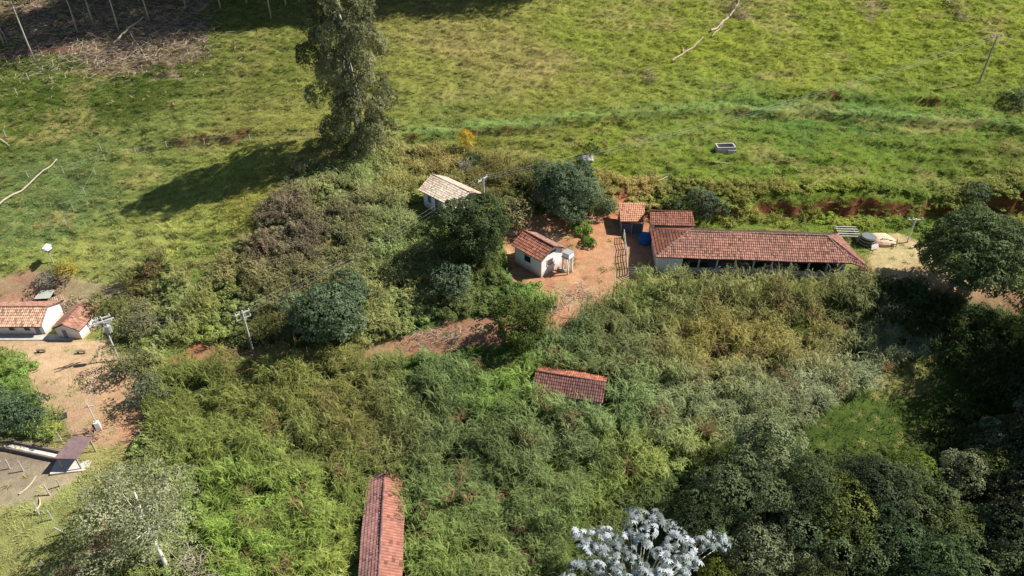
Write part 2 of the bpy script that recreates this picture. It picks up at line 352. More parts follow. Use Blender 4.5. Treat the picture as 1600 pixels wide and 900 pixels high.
ground=mesh_np('hillside_ground',np.stack([GX,GY,GZ],-1).reshape(-1,3),TF,M_ground,colors=cc.reshape(-1,3),smooth=True)
tag(ground,kind='structure')

# ---------------------------------------------------------------- tiled roofs
def roof_face(P0,P1,P2,P3,base,tw=.25,cs=.38,var=.26,seed=0,stain=.35,dark=(.12,.08,.07)):
    P0,P1,P2,P3=[np.array(p,float) for p in (P0,P1,P2,P3)]
    u=P1-P0; Lu=np.linalg.norm(u); u/=Lu; n=np.cross(u,(P3+P2)/2-(P0+P1)/2); n/=np.linalg.norm(n); vv=np.cross(n,u)
    def co(p): return np.dot(p-P0,u),np.dot(p-P0,vv)
    c2,c3=co(P2),co(P3); Vt=max((c2[1]+c3[1])/2,.1); nr=max(2,int(round(Vt/cs)))
    umin=min(0,c3[0]); umax=max(Lu,c2[0]); ng=int((umax-umin)/tw*5)+2; ug=umin+np.arange(ng)*(tw/5)
    V=[];Fs=[];C=[];r_=np.random.default_rng(seed+5)
    for i in range(nr):
        rows=[]
        for k,s_ in enumerate((i/nr,(i+1)/nr)):
            a=(c3[0])*s_; e=Lu+(c2[0]-Lu)*s_; uu=np.clip(ug,a,e); 
            hh=.055*np.abs(np.cos(math.pi*ug/tw))**1+(.05 if k==0 else .0)+.09*(vn(ug*.3,np.full(ng,s_*Vt*.5),seed)-.5)*2+.02*(hsh(np.floor(ug/tw),np.full(ng,i),seed+2)-.5)
            vvv=s_*Vt+(.0 if k else -.03)
            rows.append(P0+np.outer(uu,u)+np.outer(np.full(ng,vvv),vv)+np.outer(hh,n))
        b0=len(V); V+=rows[0].tolist()+rows[1].tolist()
        for j in range(ng-1):
            if ug[j+1]<=min(0,c3[0])*1+-1e-6: continue
            a0=np.clip(ug[j],c3[0]*i/nr,Lu+(c2[0]-Lu)*i/nr);a1=np.clip(ug[j+1],c3[0]*i/nr,Lu+(c2[0]-Lu)*i/nr)
            a2=np.clip(ug[j],c3[0]*(i+1)/nr,Lu+(c2[0]-Lu)*(i+1)/nr);a3=np.clip(ug[j+1],c3[0]*(i+1)/nr,Lu+(c2[0]-Lu)*(i+1)/nr)
            if a1-a0<1e-4 and a3-a2<1e-4: continue
            Fs.append((b0+j,b0+j+1,b0+ng+j+1,b0+ng+j)); C.append((int((ug[j]-umin)/tw+.5),i,ug[j]))
    C=np.array(C,float); rnd=hsh(C[:,0],C[:,1],seed+3); cl=np.outer(.85+var*2*(rnd-.5)+.0,base)
    odd=hsh(C[:,0],C[:,1],seed+9)>.93; cl[odd]=cl[odd]*.55
    st=sm(.48,.72,fbm(C[:,2]*.35,C[:,1]*cs*.6,seed+20,3))*stain; cl=cl*(1-st[:,None])+np.array(dark)*st[:,None]
    # gaps between tile columns sit lower and are coloured darker
    g_=np.abs(((C[:,2]/tw)%1)-.5)<.22; cl[g_]*=.72
    return V,Fs,cl
def roof(parent,faces,base,seed=0,caps=(),capcol=None,name='roof',**k):
    V=[];Fs=[];C=[];sf=MB()
    for i,fc in enumerate(faces):
        bc=base
        if len(fc)==5: bc=fc[4]; fc=fc[:4]
        v_,f_,c_=roof_face(*fc,bc,seed=seed+i*31,**k); b0=len(V); V+=v_; Fs+=[tuple(q+b0 for q in f) for f in f_]; C.append(c_)
        P=[np.array(p,float)-np.array([0,0,.05]) for p in fc]; 
        b1=len(V); nn=np.array([0,0,.06]); V+=[tuple(p) for p in P]+[tuple(p-nn) for p in P]
        ff=[(3,2,1,0),(4,5,6,7),(0,1,5,4),(1,2,6,5),(2,3,7,6),(3,0,4,7)]; Fs+=[tuple(q+b1 for q in f) for f in ff]; C.append(np.tile(np.array([.13,.09,.07]),(6,1)))
    o=mesh_np(name,np.array(V),Fs,M_tile,parent,face_colors=np.concatenate(C))
    for (a,c) in caps:
        a=np.array(a,float);c=np.array(c,float);m=MB();L=np.linalg.norm(c-a);n=max(2,int(L/.45))
        for q in range(n):
            p0=a+(c-a)*q/n;p1=a+(c-a)*(q+1.08)/n; m.tube([p0+[0,0,.05],p1+[0,0,.02]],[.13,.105],7)
        cp=mesh_np('ridge_tiles',np.array(m.V),m.F,M_tile,o,face_colors=np.outer(.6+.5*np.repeat(rng.random(n),len(m.F)//n),capcol if capcol is not None else np.array(base)*.55))
    return o
def window(parent,x0,x1,z0,z1,y,axis='y',out=-1,mat=M_dark,frame=M_white,name='window'):
    # a pane in a frame that stands proud of the wall face at coordinate y
    m=MB(); t=.05
    def bx(mb,a0,a1,c0,c1,d0,d1):
        d0,d1=sorted((d0,d1))
        if axis=='y': mb.box(a0,a1,y+d0,y+d1,c0,c1)
        else: mb.box(y+d0,y+d1,a0,a1,c0,c1)
    bx(m,x0,x1,z0,z1,0,out*.02); f=m.build(name,mat,parent)
    m=MB(); bx(m,x0-.07,x0,z0-.07,z1+.07,0,out*t); bx(m,x1,x1+.07,z0-.07,z1+.07,0,out*t); bx(m,x0,x1,z1,z1+.07,0,out*t); bx(m,x0,x1,z0-.07,z0,0,out*(t+.03))
    m.build('frame',frame,f); return f
def gable_walls(parent,L,W,Hh,rise,mat,t=.2,z0=-.4,name='wall'):
    m=MB(); e=.02
    V=[(0,0,z0),(L,0,z0),(L,W,z0),(0,W,z0),(0,0,Hh),(L,0,Hh),(L,W,Hh),(0,W,Hh),(0,W/2,Hh+rise),(L,W/2,Hh+rise)]
    m.add(V,[(0,1,5,4),(2,3,7,6),(1,2,6,9,5),(3,0,4,8,7),(4,5,9,8),(6,7,8,9),(0,3,2,1)]); return m.build(name,mat,parent)
def gable_roof(parent,L,W,Hh,rise,ov,og,base,seed,lift=.06,sides=None,**k):
    sl=rise/(W/2); ze=Hh-sl*ov+lift; zr=Hh+rise+lift
    A=(-og,-ov,ze);B=(L+og,-ov,ze);C=(L+og,W/2,zr);D=(-og,W/2,zr);E=(-og,W+ov,ze);G=(L+og,W+ov,ze)
    b2=base if sides is None else sides
    return roof(parent,[(A,B,C,D),(G,E,D,C,b2)],base,seed,caps=[(D,C)],**k)

OR=lambda *c:lin(*c,ds=.3)*.95
# ---- small white house in the yard
r=empty('small_house',(.35,74.75,-.25),R(-46),label='small white house with orange tiled roof alone on the bare dirt yard',cat='house')
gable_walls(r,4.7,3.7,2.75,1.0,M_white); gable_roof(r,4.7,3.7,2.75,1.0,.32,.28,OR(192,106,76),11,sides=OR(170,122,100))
window(r,1.75,2.85,1.2,2.1,0); window(r,1.0,1.95,1.25,2.05,4.7,'x',1,M_brownw,M_greyw)
m=MB(); m.box(4.7,4.73,1.2,2.5,2.85,3.12); m.build('gable_vent',M_dark,r)
m=MB()
for k in range(3): m.box(5.0,5.9,2.6+k*.3,2.85+k*.3,0,.45-.15*k)
m.build('step',M_wood,r)
# water tank on posts beside it
tx,ty=6.9,72.6
r=empty('water_tower',(tx,ty,-.25),R(-40),label='white water box on four white posts beside the small white house',cat='water tank')
for i in (-.42,.42):
    for j in (-.42,.42): m=MB(); m.box(i-.07,i+.07,j-.07,j+.07,-.3,2.3); m.build('post',M_white,r)
m=MB(); m.box(-.6,.6,-.6,.6,2.3,2.38); m.build('platform',M_wood,r)
m=MB(); m.box(-.5,.5,-.5,.5,2.38,2.95); m.build('tank',M_white,r); m=MB(); m.box(-.54,.54,-.54,.54,2.95,3.01); m.build('lid',M_metal,r)

# ---- pale roofed house
r=empty('old_house',(-12.0,84.6,2.3),R(-43.5),label='old white house with pale blotchy tiles and a grey patched corner, under the trees',cat='house')
# local frame: ridge along x
gable_walls(r,6.6,4.3,2.7,1.15,M_white)
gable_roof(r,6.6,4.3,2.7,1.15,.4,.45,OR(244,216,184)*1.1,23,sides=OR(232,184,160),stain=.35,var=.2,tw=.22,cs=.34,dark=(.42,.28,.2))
window(r,.9,1.6,1.1,2.1,0,mat=M_blue); window(r,2.4,3.1,0,2.1,0,mat=M_blue,name='door')
m=MB(); m.slab((4.6,-1.0,2.32),(6.9,-1.0,2.32),(6.9,.55,3.05),(4.6,.55,3.05),.05); m.build('patch_sheet',M_asb,r)
m=MB()
for x in (3.9,5.4,6.9): m.box(x-.06,x+.06,-.95,-.83,-.4,2.3)
m.build('veranda_post',M_wood,r)
roof(r,[((7.75,.9,2.05),(7.75,4.6,2.05),(7.05,4.6,2.6),(7.05,.9,2.6))],OR(150,92,80),29,name='lean_to_roof')
m=MB(); m.box(6.62,6.68,1.2,3.1,2.72,3.3); m.build('gable_panel',M_white,r)

# ---- long barn
Z0=.05
br_=empty('long_barn',(17.9,71.9,Z0),R(-3.35),label='long barn with hipped orange tiled roof and open front behind the tall grass',cat='barn')
A=(0-.4,-.35,2.6);B=(23.0,-.35,2.6);C=(20.6,3.0,4.35);D=(3.75,3.0,4.35)
Bq=(25.2,-1.1,2.2); E=(23.2,6.2,2.75); G=(-.4,6.6,2.55)
barn=OR(184,116,92)
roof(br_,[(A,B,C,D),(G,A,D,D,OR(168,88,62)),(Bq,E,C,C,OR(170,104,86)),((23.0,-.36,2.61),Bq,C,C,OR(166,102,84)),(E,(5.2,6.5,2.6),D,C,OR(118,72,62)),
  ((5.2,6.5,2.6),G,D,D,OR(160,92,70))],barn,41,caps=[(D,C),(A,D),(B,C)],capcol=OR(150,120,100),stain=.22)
roof(br_,[((-.35,6.75,2.95),(5.4,6.75,2.95),(5.1,8.7,3.9),(-.35,8.7,3.9)),((5.1,10.2,3.0),(-.35,10.2,3.0),(-.35,8.7,3.9),(5.1,8.7,3.9),OR(140,84,64))],OR(172,98,72),57,caps=[((-.35,8.7,3.9),(5.1,8.7,3.9))],name='wing_roof')
m=MB(); m.box(0,3.0,0,.18,-.3,2.5); m.box(0,.18,.18,6.3,-.3,2.45); m.box(3.0,22.6,6.1,6.3,-.3,2.5); m.box(22.42,22.6,0.18,6.1,-.3,2.5); m.box(.0,5.0,9.4,9.6,-.3,2.9);m.box(0.0,.18,6.75,9.4,-.3,2.8); m.box(4.82,5.0,6.75,9.4,-.3,2.8); m.build('wall',M_white,br_)
m=MB(); m.box(3.0,22.42,0,.16,-.3,.95); m.build('low_wall',M_greyw,br_)
m=MB(); m.box(22.6,24.9,-.75,-.6,-.4,1.2); m.box(24.75,24.9,-.6,1.2,-.4,1.2); m.build('porch_wall',M_greyw,br_)
for x in (22.85,23.95,24.85): m=MB(); m.box(x-.06,x+.06,-.74,-.62,1.2,2.3); m.build('porch_post',M_wood,br_)
m=MB(); m.box(22.95,23.88,-.72,-.68,1.3,1.95); m.box(24.05,24.75,-.72,-.68,1.3,1.95); m.build('curtain',solid('beige_cloth',(.62,.52,.38),.9,.1),br_)
for x in np.arange(5.0,22.2,2.2): m=MB(); m.box(x-.1,x+.1,.0,.16,.96,2.5); m.build('pillar',M_greyw,br_)
m=MB(); m.box(.8,2.3,-.02,0,.2,1.9); m.build('wall_patch',solid('pale_patch',(.7,.74,.8),.8,.1),br_)
m=MB(); m.box(.2,22.4,.2,6.1,-.1,.05); m.build('floor',M_conc,br_)
# ---- shed beside the barn
r=empty('lean_to_shed',(*g(969,360)[:2],.1),R(-1),label='small shed with bright orange single-slope tiled roof at the barn corner',cat='shed')
sx=plane(971,346,2.3); bx_=plane(968.5,318,3.3)
r.location=(sx[0],sx[1]+.3,.1)
roof(r,[((-.1,-.3,2.2),(2.9,-.3,2.2),(3.5,2.9,3.2),(-.1,2.9,3.2))],OR(224,144,100),71,stain=.1,var=.12)
m=MB(); m.box(.05,3.2,2.5,2.7,-.3,3.0); m.box(0.05,.2,1.4,2.5,-.3,2.6); m.build('wall',M_greyw,r)
m=MB(); m.box(.25,3.1,.3,.36,-.2,1.5); m.build('plank_front',solid('blue_grey_planks',(.12,.14,.19),.8,.3,4),r)
for x in (.1,1.5,2.95): m=MB(); m.box(x-.07,x+.07,-.02,.12,-.3,2.2); m.build('post',M_wood,r)
# ---- shed roof sunk in cane
r=empty('field_shed',(2.45,54.7,-5.35),R(-13.5),label='low shed with dark orange tiled roof sunk in the tall grass at the centre',cat='shed')
gable_walls(r,7.1,3.1,2.45,.85,M_greyw,z0=-2); gable_roof(r,7.1,3.1,2.45,.85,.4,.25,OR(138,84,74),83,sides=OR(206,108,74),stain=.3)  # sunlit far slope and shaded near slope are put into the tile colours
window(r,.8,1.6,.9,1.7,0); window(r,4.2,5.0,.9,1.7,0)
# ---- long roof at the bottom edge
r=empty('poultry_house',(-14.3,45.9,-9.2),R(-84.4),label='long narrow tiled building running out of the bottom of the photo',cat='shed')
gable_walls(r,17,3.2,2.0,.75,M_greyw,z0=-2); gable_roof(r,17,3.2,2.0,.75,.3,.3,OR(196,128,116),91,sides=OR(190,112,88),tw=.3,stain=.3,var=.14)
window(r,2,2.9,.7,1.4,0); window(r,2,2.9,.7,1.4,3.2,out=1)
# ---- left farmhouse
r=empty('farmhouse',(-70.0,68.4,-7.0),R(0),label='white farmhouse with long pale orange tiled roof at the left edge',cat='house')
gable_walls(r,11.3,4.3,1.75,1.05,M_white); gable_roof(r,11.3,4.3,1.75,1.05,.4,.12,OR(220,160,122),101,sides=OR(196,130,104),stain=.15)
for x in (7.0,8.9): window(r,x,x+.75,.75,1.3,0,mat=M_brownw)
window(r,4.6,5.4,.75,1.3,0,mat=M_brownw)
window(r,10.2,10.85,0,1.45,0,mat=M_door,name='door')
m=MB(); m.box(0,15.2,-1.1,-.02,-.4,.12); m.build('porch_slab',M_conc,r)
# ---- small annex
r=empty('annex_house',(-53.7,67.5,-7.0),R(84),label='little white house with arched orange tiled roof right of the farmhouse',cat='house')
gable_walls(r,4.2,3.1,1.65,.75,M_white); gable_roof(r,4.2,3.1,1.65,.75,.3,.25,OR(204,136,104),113,sides=OR(190,124,98),stain=.15)
window(r,1.7,2.3,0,1.35,0,'x',-1,M_door,name='door')
# ---- open shelter lower left
x0,y0,_=g(121,722); r=empty('open_shelter',(x0,y0,H(x0,y0)),R(8),label='open shelter with dark purple rusty metal roof beside a concrete trough',cat='shelter')
m=MB(); m.slab((-1.3,-.9,1.75),(1.0,-1.3,1.75),(1.9,1.2,2.15),(-.3,1.6,2.15),.05)
for k in range(9): m.slab((-1.3+k*.27,-.9-.047*k,1.80),(-1.24+k*.27,-.91-.047*k,1.80),(-.24+k*.255,1.59-.045*k,2.2),(-.3+k*.255,1.6-.045*k,2.2),.04)
m.build('roof',M_purple,r)
for (i,j) in ((-1.1,-.8),(.8,-1.1),(1.6,1.0),(-.2,1.35)): m=MB(); m.box(i-.06,i+.06,j-.06,j+.06,-.5,1.75+(.2 if j>0 else 0)); m.build('post',M_wood,r)
m=MB(); m.box(-2.2,1.5,-1.4,1.4,-.5,.06); m.build('slab',solid('pale_concrete',(.50,.47,.42),.9,.15,2),r)
# feed trough
p0=np.array(g(8,697));p1=np.array(g(98,716)); L=np.linalg.norm(p1[:2]-p0[:2]); r=empty('feed_trough',tuple(p0),math.atan2(p1[1]-p0[1],p1[0]-p0[0]),label='long low concrete feed trough between two dark kerbs in the lower left yard',cat='trough')
dz=p1[2]-p0[2]; m=MB(); m.slab((0,-.35,.10),(L,-.35,.10+dz),(L,.35,.10+dz),(0,.35,.10),.5); m.build('trough_floor',solid('trough_floor',(.6,.57,.5),.9,.2,2),r)
for s_ in (-.48,.48): m=MB(); m.slab((0,s_-.1,.45),(L,s_-.1,.45+dz),(L,s_+.1,.45+dz),(0,s_+.1,.45),.9); m.build('kerb',solid('dark_kerb',(.16,.13,.12),.9,.3,3),r)

# ---------------------------------------------------------------- foliage builders
def unit(v): return v/(np.linalg.norm(v,axis=-1,keepdims=True)+1e-9)
def leaf_quads(P,Nn,size,aspect=.5,droop=0.0,rg=rng):
    n=len(P); t=unit(rg.normal(size=(n,3))); t=unit(t-(t*Nn).sum(1,keepdims=True)*Nn); 
    if droop: t=unit(t*(1-droop)+np.array([0,0,-droop]))
    s=np.cross(Nn,t); sz=(size*(.65+.7*rg.random(n)))[:,None]
    a=P-t*sz*.5; c=P+t*sz*.5; b_=P+s*sz*aspect*.5+Nn*sz*.06; d=P-s*sz*aspect*.5+Nn*sz*.06
    V=np.stack([a,b_,c,d],1).reshape(-1,3); Fq=np.arange(4*n,dtype=np.int32).reshape(-1,4); return V,Fq
def blobs_in(rx,rz,n,rb,rg,shape='round'):
    out=[];tries=0
    while len(out)<n and tries<n*60:
        tries+=1; v=unit(rg.normal(size=3)); q=rg.random()**.42*(.62+.62*float(vn(v[0]*1.6+v[2],v[1]*1.6+n,int(rb*97)%50))); p_=v*q*np.array([rx-rb*.7,rx-rb*.7,rz-rb*.6])
        if p_[2]<-rz*.55 and rg.random()<.6: continue
        if all(np.linalg.norm(p_-o[0])>rb*.62 for o in out): out.append((p_,rb*(.5+.75*rg.random())))
    return out
DK=4.2
def crown_mesh(blobs,dens,size,c0,c1,rg,aspect=.5,flatb=.75,droop=0,up=.35,stretch=(1,1,.8)):
    PP=[];NN=[];CC=[]; B=np.array([b[0] for b in blobs]);RB=np.array([b[1] for b in blobs])
    for i,(c,r) in enumerate(blobs):
        n=int(dens*DK*4*math.pi*r*r); d=unit(rg.normal(size=(n,3))); 
        nzv=fbm(d[:,0]*2.2+i*7,d[:,1]*2.2+d[:,2]*2.2,i,3)
        rad=r*(.62+.62*nzv)+rg.normal(size=n)*r*.07
        keep=(rg.random(n)<np.clip(.1+2.6*(nzv-.33),.04,1))&((d[:,2]>-.35)|(rg.random(n)<.35))
        d=d[keep];rad=rad[keep]; p_=c+d*rad[:,None]*np.array(stretch)
        D=np.linalg.norm(p_[:,None]-B[None],axis=2)/RB[None]; D[:,i]=9; k2=D.min(1)>.62
        p_=p_[k2];d=d[k2]; 
        nn=unit(d*1.0+rg.normal(size=d.shape)*.42+np.array([0,0,up])); t=np.clip(rg.random()*.75+rg.random(len(p_))*.45-.1,0,1)[:,None]
        PP.append(p_);NN.append(nn);CC.append(np.array(c0)*(1-t)+np.array(c1)*t)
    P_=np.concatenate(PP);Nn=np.concatenate(NN);C=np.concatenate(CC)*(.8+.4*rg.random((len(P_),1)))
    V,Fq=leaf_quads(P_,Nn,size*np.ones(len(P_)),aspect,droop,rg); return V,Fq,np.repeat(C,4,0)
def limbs(mb,base,blobs,r0,rg,top,n=9,kink=.12,reach=.9):
    # trunk to `top`, limbs from the trunk to the largest blobs
    pts=[np.array(base,float)]
    for k in range(1,6):
        q=k/5; pts.append(np.array(base)*(1-q)+np.array(top)*q+rg.normal(size=3)*np.array([kink,kink,0])*(q*(1.2-q)*3))
    mb.tube(pts,[r0*(1.25-.9*k/5) if k else r0*1.5 for k in range(6)],8)
    for c,r in sorted(blobs,key=lambda b:-b[1])[:n]:
        q=.35+.55*rg.random(); s=pts[0]*(1-q)+pts[-1]*q; i=min(4,int(q*5)); s=pts[i]+(pts[i+1]-pts[i])*(q*5-i)
        e=s+(np.array(c)-s)*reach; mid=(s+e)/2+np.array([0,0,-.1*np.linalg.norm(e-s)])+rg.normal(size=3)*.15
        mb.tube([s,(s*2+mid)/3+rg.normal(size=3)*.05,mid,e],[r0*.45,r0*.36,r0*.25,r0*.08],5)
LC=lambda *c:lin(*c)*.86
def make_tree(name,loc,h,rx,rz,c0,c1,nb=22,rb=None,dens=9,size=.3,seed=1,bark=None,lean=(0,0),r0=.16,label=None,cat='tree',group=None,aspect=.5,droop=0,up=.35,rz_off=0,trunk_name='trunk',crown_name='crown',nl=9,stretch=(1,1,.8)):
    rg=np.random.default_rng(seed); rb=rb or rx*.42
    o=empty(name,loc,0,label=label,cat=cat,group=group)
    cz=h-rz; bl=[(c+np.array([lean[0],lean[1],cz]),r) for c,r in blobs_in(rx,rz,nb,rb,rg)]
    V,Fq,C=crown_mesh(bl,dens,size,c0,c1,rg,aspect,droop=droop,up=up,stretch=stretch)
    mesh_np(crown_name,V,Fq,M_leaf,o,colors=C)
    m=MB(); limbs(m,(0,0,-.4),bl,r0,rg,(lean[0],lean[1],cz+rz*.4),n=nl); m.build(trunk_name,bark or M_bark,o,smooth=True)
    return o
def copy_thing(o,loc,rz=0,s=1.0,label=None,colr=None):
    c=o.copy(); col.objects.link(c); c.location=loc; c.rotation_euler=(0,0,rz); c.scale=(s,s,s)
    if label: c['label']=label
    for ch in list(o.children):
        d=ch.copy(); col.objects.link(d); d.parent=c
        if colr is not None: d.color=(*colr,1)
        for g2 in list(ch.children):
            e=g2.copy(); col.objects.link(e); e.parent=d
    return c
def at_base(px,py): return g(px,py)
def at_crown(px,py,hc): # pixel of the crown's middle, hc metres above the ground
    x,y,_=g(px,py,hc); return (x,y,H(x,y)-.05)

# ---------------------------------------------------------------- key trees
DG=(LC(44,62,36),LC(92,112,66)); BGn=(LC(54,74,48),LC(120,142,104)); OL=(LC(74,86,40),LC(130,136,70)); GR=(LC(84,94,66),LC(142,148,112))
# tall eucalyptus, clumpy column
rg=np.random.default_rng(3); ex,ey,ez=g(562,243)
o=empty('eucalyptus_tree',(ex,ey,ez),0,label='tall grey-green eucalyptus standing alone on the slope, reaching the top of the photo',cat='tree')
bl=[]
prof=lambda q:(1.2+4.2*math.sin(math.pi*min(1,max(0,(q-.02))**.62*1.0))**.8)*(1 if q<.8 else .92)
for k in range(84):
    q=.045+.955*(k/84)**1.02; z=q*27.5; rr=prof(q)*(.30+.78*rg.random()); a_=k*2.4+rg.random()*.9
    bl.append((np.array([math.cos(a_)*rr+.4*math.sin(q*5),math.sin(a_)*rr,z+rg.normal()*.6]),.85+.75*rg.random()))
V,Fq,C=crown_mesh(bl,26,.33,LC(84,92,58),LC(172,172,126),rg,.4,droop=.45,up=.15,stretch=(1,1,1.25)); mesh_np('crown',V,Fq,M_leaf,o,colors=C)
m=MB(); limbs(m,(0,0,-.5),bl,.33,rg,(.3,0,26.5),n=40,kink=.25); m.build('trunk',M_palebark,o,smooth=True)

T=make_tree
T('shade_tree',g(882,340),8.3,5.4,4.2,*BGn,nb=50,rb=1.6,dens=15,size=.28,seed=11,label='large dark round tree above the bare yard, left of the barn',r0=.25)
T('shade_tree',g(744,420),9.8,4.9,4.1,LC(44,62,36),LC(96,114,66),nb=60,rb=1.45,dens=17,size=.26,seed=12,lean=(-.4,.9),bark=M_palebark,label='dark leafy tree with forked pale trunk in front of the pale-roofed house',r0=.2)
T('shrub_tree',g(800,356),4.8,3.2,2.6,LC(112,112,62),LC(160,152,104),nb=18,rb=1.1,dens=11,size=.22,seed=13,label='yellowish brown leafy tree at the edge of the bare yard beside the pale-roofed house',r0=.12)
T('shrub_tree',g(702,470),5.4,2.9,2.8,LC(66,86,56),LC(122,140,108),nb=20,rb=1.05,dens=11,size=.26,seed=14,label='grey-green upright tree below the pale-roofed house, beside the dirt track',r0=.12)
T('shade_tree',g(522,526),7.6,4.7,4.1,*BGn,nb=48,rb=1.5,dens=15,size=.3,seed=15,label='big dark blue-green tree above the dirt track, left of the small white house',r0=.2)
T('citrus_tree',g(812,536),6.4,3.7,3.0,LC(50,70,26),LC(108,122,54),nb=40,rb=1.15,dens=17,size=.24,seed=16,label='dark round tree on the lower side of the track just above the field shed',r0=.15)
T('shade_tree',g(1478,466),11.2,6.6,5.0,LC(58,80,44),LC(116,134,84),nb=76,rb=1.7,dens=15,size=.3,seed=17,lean=(1.6,.8),label='big spreading tree beside the dirt drive right of the barn',r0=.24)
T('shrub_tree',g(1102,340),4.2,2.8,2.2,LC(52,72,48),LC(104,124,92),nb=18,rb=1.2,dens=11,size=.26,seed=18,label='dark round tree behind the left end of the long barn roof',r0=.14)
T('shrub_tree',g(950,338),3.0,1.6,1.4,*BGn,nb=10,rb=.9,dens=11,size=.24,seed=19,label='small bluish bushy tree left of the bright orange shed',r0=.09)
T('shrub_tree',g(1052,335),2.8,1.9,1.4,*DG,nb=10,rb=.9,dens=11,size=.24,seed=20,label='small dark tree on the bank directly behind the barn wing roof',r0=.09)
T('shrub_tree',g(1520,322),3.0,2.3,1.6,*BGn,nb=12,rb=1.0,dens=11,size=.24,seed=21,label='bluish bush on the red bank just above the big spreading tree',r0=.09)
T('shrub_tree',g(1590,165),2.6,2.2,1.4,*BGn,nb=10,rb=1.0,dens=10,size=.26,seed=22,label='dark bush on the eroded red step at the right edge of the pasture',r0=.09)
T('shrub_tree',g(658,372),2.4,1.5,1.2,LC(70,92,44),LC(118,134,70),nb=10,rb=.8,dens=11,size=.22,seed=23,label='small green bush in front of the blue window of the pale-roofed house',r0=.07)
T('shrub_tree',g(555,242),2.4,2.2,1.3,*DG,nb=10,rb=.9,dens=11,size=.24,seed=24,lean=(.6,0),label='dark bush at the foot of the tall eucalyptus',r0=.08)
T('shrub_tree',g(922,248),2.0,1.3,1.0,*DG,nb=7,rb=.8,dens=11,size=.22,seed=25,label='small dark bush behind the grey boulder on the pasture',r0=.07)
T('shrub_tree',g(740,262),2.5,2.0,1.3,*DG,nb=10,rb=.9,dens=11,size=.24,seed=26,label='dark low bush beneath the yellow-flowered shrub',r0=.08)
T('grass_bush',g(908,362),1.2,1.7,.8,LC(70,120,30),LC(120,160,60),nb=14,rb=.7,dens=30,size=.2,seed=45,label='upper and wider of two bright green bushes on the bare orange yard',cat='bush',r0=.04,trunk_name='stem')
T('grass_bush',g(919,383),1.1,1.1,.7,LC(60,110,30),LC(110,150,56),nb=10,rb=.6,dens=30,size=.2,seed=46,label='lower and smaller of two bright green bushes on the bare orange yard',cat='bush',r0=.04,trunk_name='stem')
T('flowering_shrub',g(728,240),3.6,1.5,1.5,LC(190,150,20),LC(236,190,40),nb=9,rb=.7,dens=11,size=.2,seed=27,label='yellow-flowered shrub on the pasture edge above the pale-roofed house',cat='shrub',r0=.07,trunk_name='stem')
T('flowering_shrub',g(106,437),3.1,1.9,1.7,LC(122,118,50),LC(196,168,54),nb=12,rb=.9,dens=9,size=.22,seed=28,label='yellow-flowered shrub beside the post with the white box',cat='shrub',r0=.08,trunk_name='stem')
T('grey_shrub',g(82,452),3.0,1.9,1.5,LC(96,104,88),LC(156,158,144),nb=12,rb=.9,dens=8,size=.22,seed=29,label='pale grey shrub at the dirt patch behind the farmhouse',cat='shrub',r0=.08,trunk_name='stem')
T('brown_shrub',g(243,438),2.6,1.8,1.3,LC(112,92,58),LC(160,132,90),nb=12,rb=.85,dens=11,size=.18,seed=30,label='upper of two round brown shrubs at the pasture edge',cat='shrub',r0=.07,trunk_name='stem')
T('brown_shrub',g(222,462),2.7,1.9,1.4,LC(98,88,48),LC(150,132,84),nb=12,rb=.85,dens=11,size=.18,seed=31,label='lower and greener of two round brown shrubs at the pasture edge',cat='shrub',r0=.07,trunk_name='stem')
T('scrub_tree',g(172,502),4.2,2.6,2.1,*OL,nb=16,rb=1.1,dens=9,size=.24,seed=32,label='olive green tree right behind the little white annex house',r0=.12)
T('scrub_tree',g(228,522),4.4,3.0,2.3,LC(96,100,64),LC(150,148,112),nb=20,rb=1.1,dens=8,size=.23,seed=33,label='greyish olive tree between the brown shrubs and the red track bend',r0=.12)
T('scrub_tree',g(198,588),4.4,2.8,2.2,LC(88,96,56),LC(146,146,100),nb=18,rb=1.1,dens=8,size=.23,seed=34,label='upper of the two scrubby trees shading the right side of the left yard',r0=.12)
T('scrub_tree',g(236,628),4.6,2.9,2.3,LC(80,94,62),LC(138,146,116),nb=20,rb=1.1,dens=8,size=.24,seed=35,label='lower of the two scrubby trees shading the right side of the left yard',r0=.13)
T('shade_tree',g(30,668),5.6,3.9,2.9,LC(48,72,46),LC(104,128,96),nb=30,rb=1.3,dens=11,size=.26,seed=36,label='dark green tree at the left edge between yard and feed trough',r0=.17)
T('bright_tree',g(-8,590),4.6,2.8,2.2,LC(80,108,34),LC(128,150,60),nb=18,rb=1.1,dens=11,size=.24,seed=37,label='bright lime green tree cut by the left edge below the farmhouse',r0=.12)
# large sparse tree, bottom left
T('sparse_tree',g(262,890),12.0,6.6,4.6,LC(112,122,78),LC(178,180,138),nb=60,rb=1.35,dens=9,size=.22,seed=38,lean=(-.9,1.6),bark=solid('white_bark',(.66,.63,.58),.85,.25,4,bump=.2),label='large airy pale tree with white trunk at the bottom left',r0=.17,nl=26)
T('sparse_tree',g(330,960),5.5,3.0,2.2,LC(120,124,90),LC(176,172,142),nb=16,rb=1.0,dens=4.5,size=.2,seed=39,bark=M_palebark,label='nearly bare pale branching tree at the bottom edge beside the large airy tree',r0=.14,nl=16)
T('sparse_tree',g(150,925),5.5,3.4,2.4,LC(84,98,56),LC(140,146,100),nb=18,rb=1.1,dens=9,size=.22,seed=40,label='leafy tree at the bottom edge left of the white trunk',r0=.14,nl=12)
# small young tree with a bare stem by the trough
T('young_tree',g(100,690),2.6,.75,.6,LC(126,146,50),LC(180,190,86),nb=5,rb=.5,dens=14,size=.24,seed=41,lean=(-.3,0),bark=M_palebark,label='small young tree with thin pale stem above the feed trough',r0=.05)

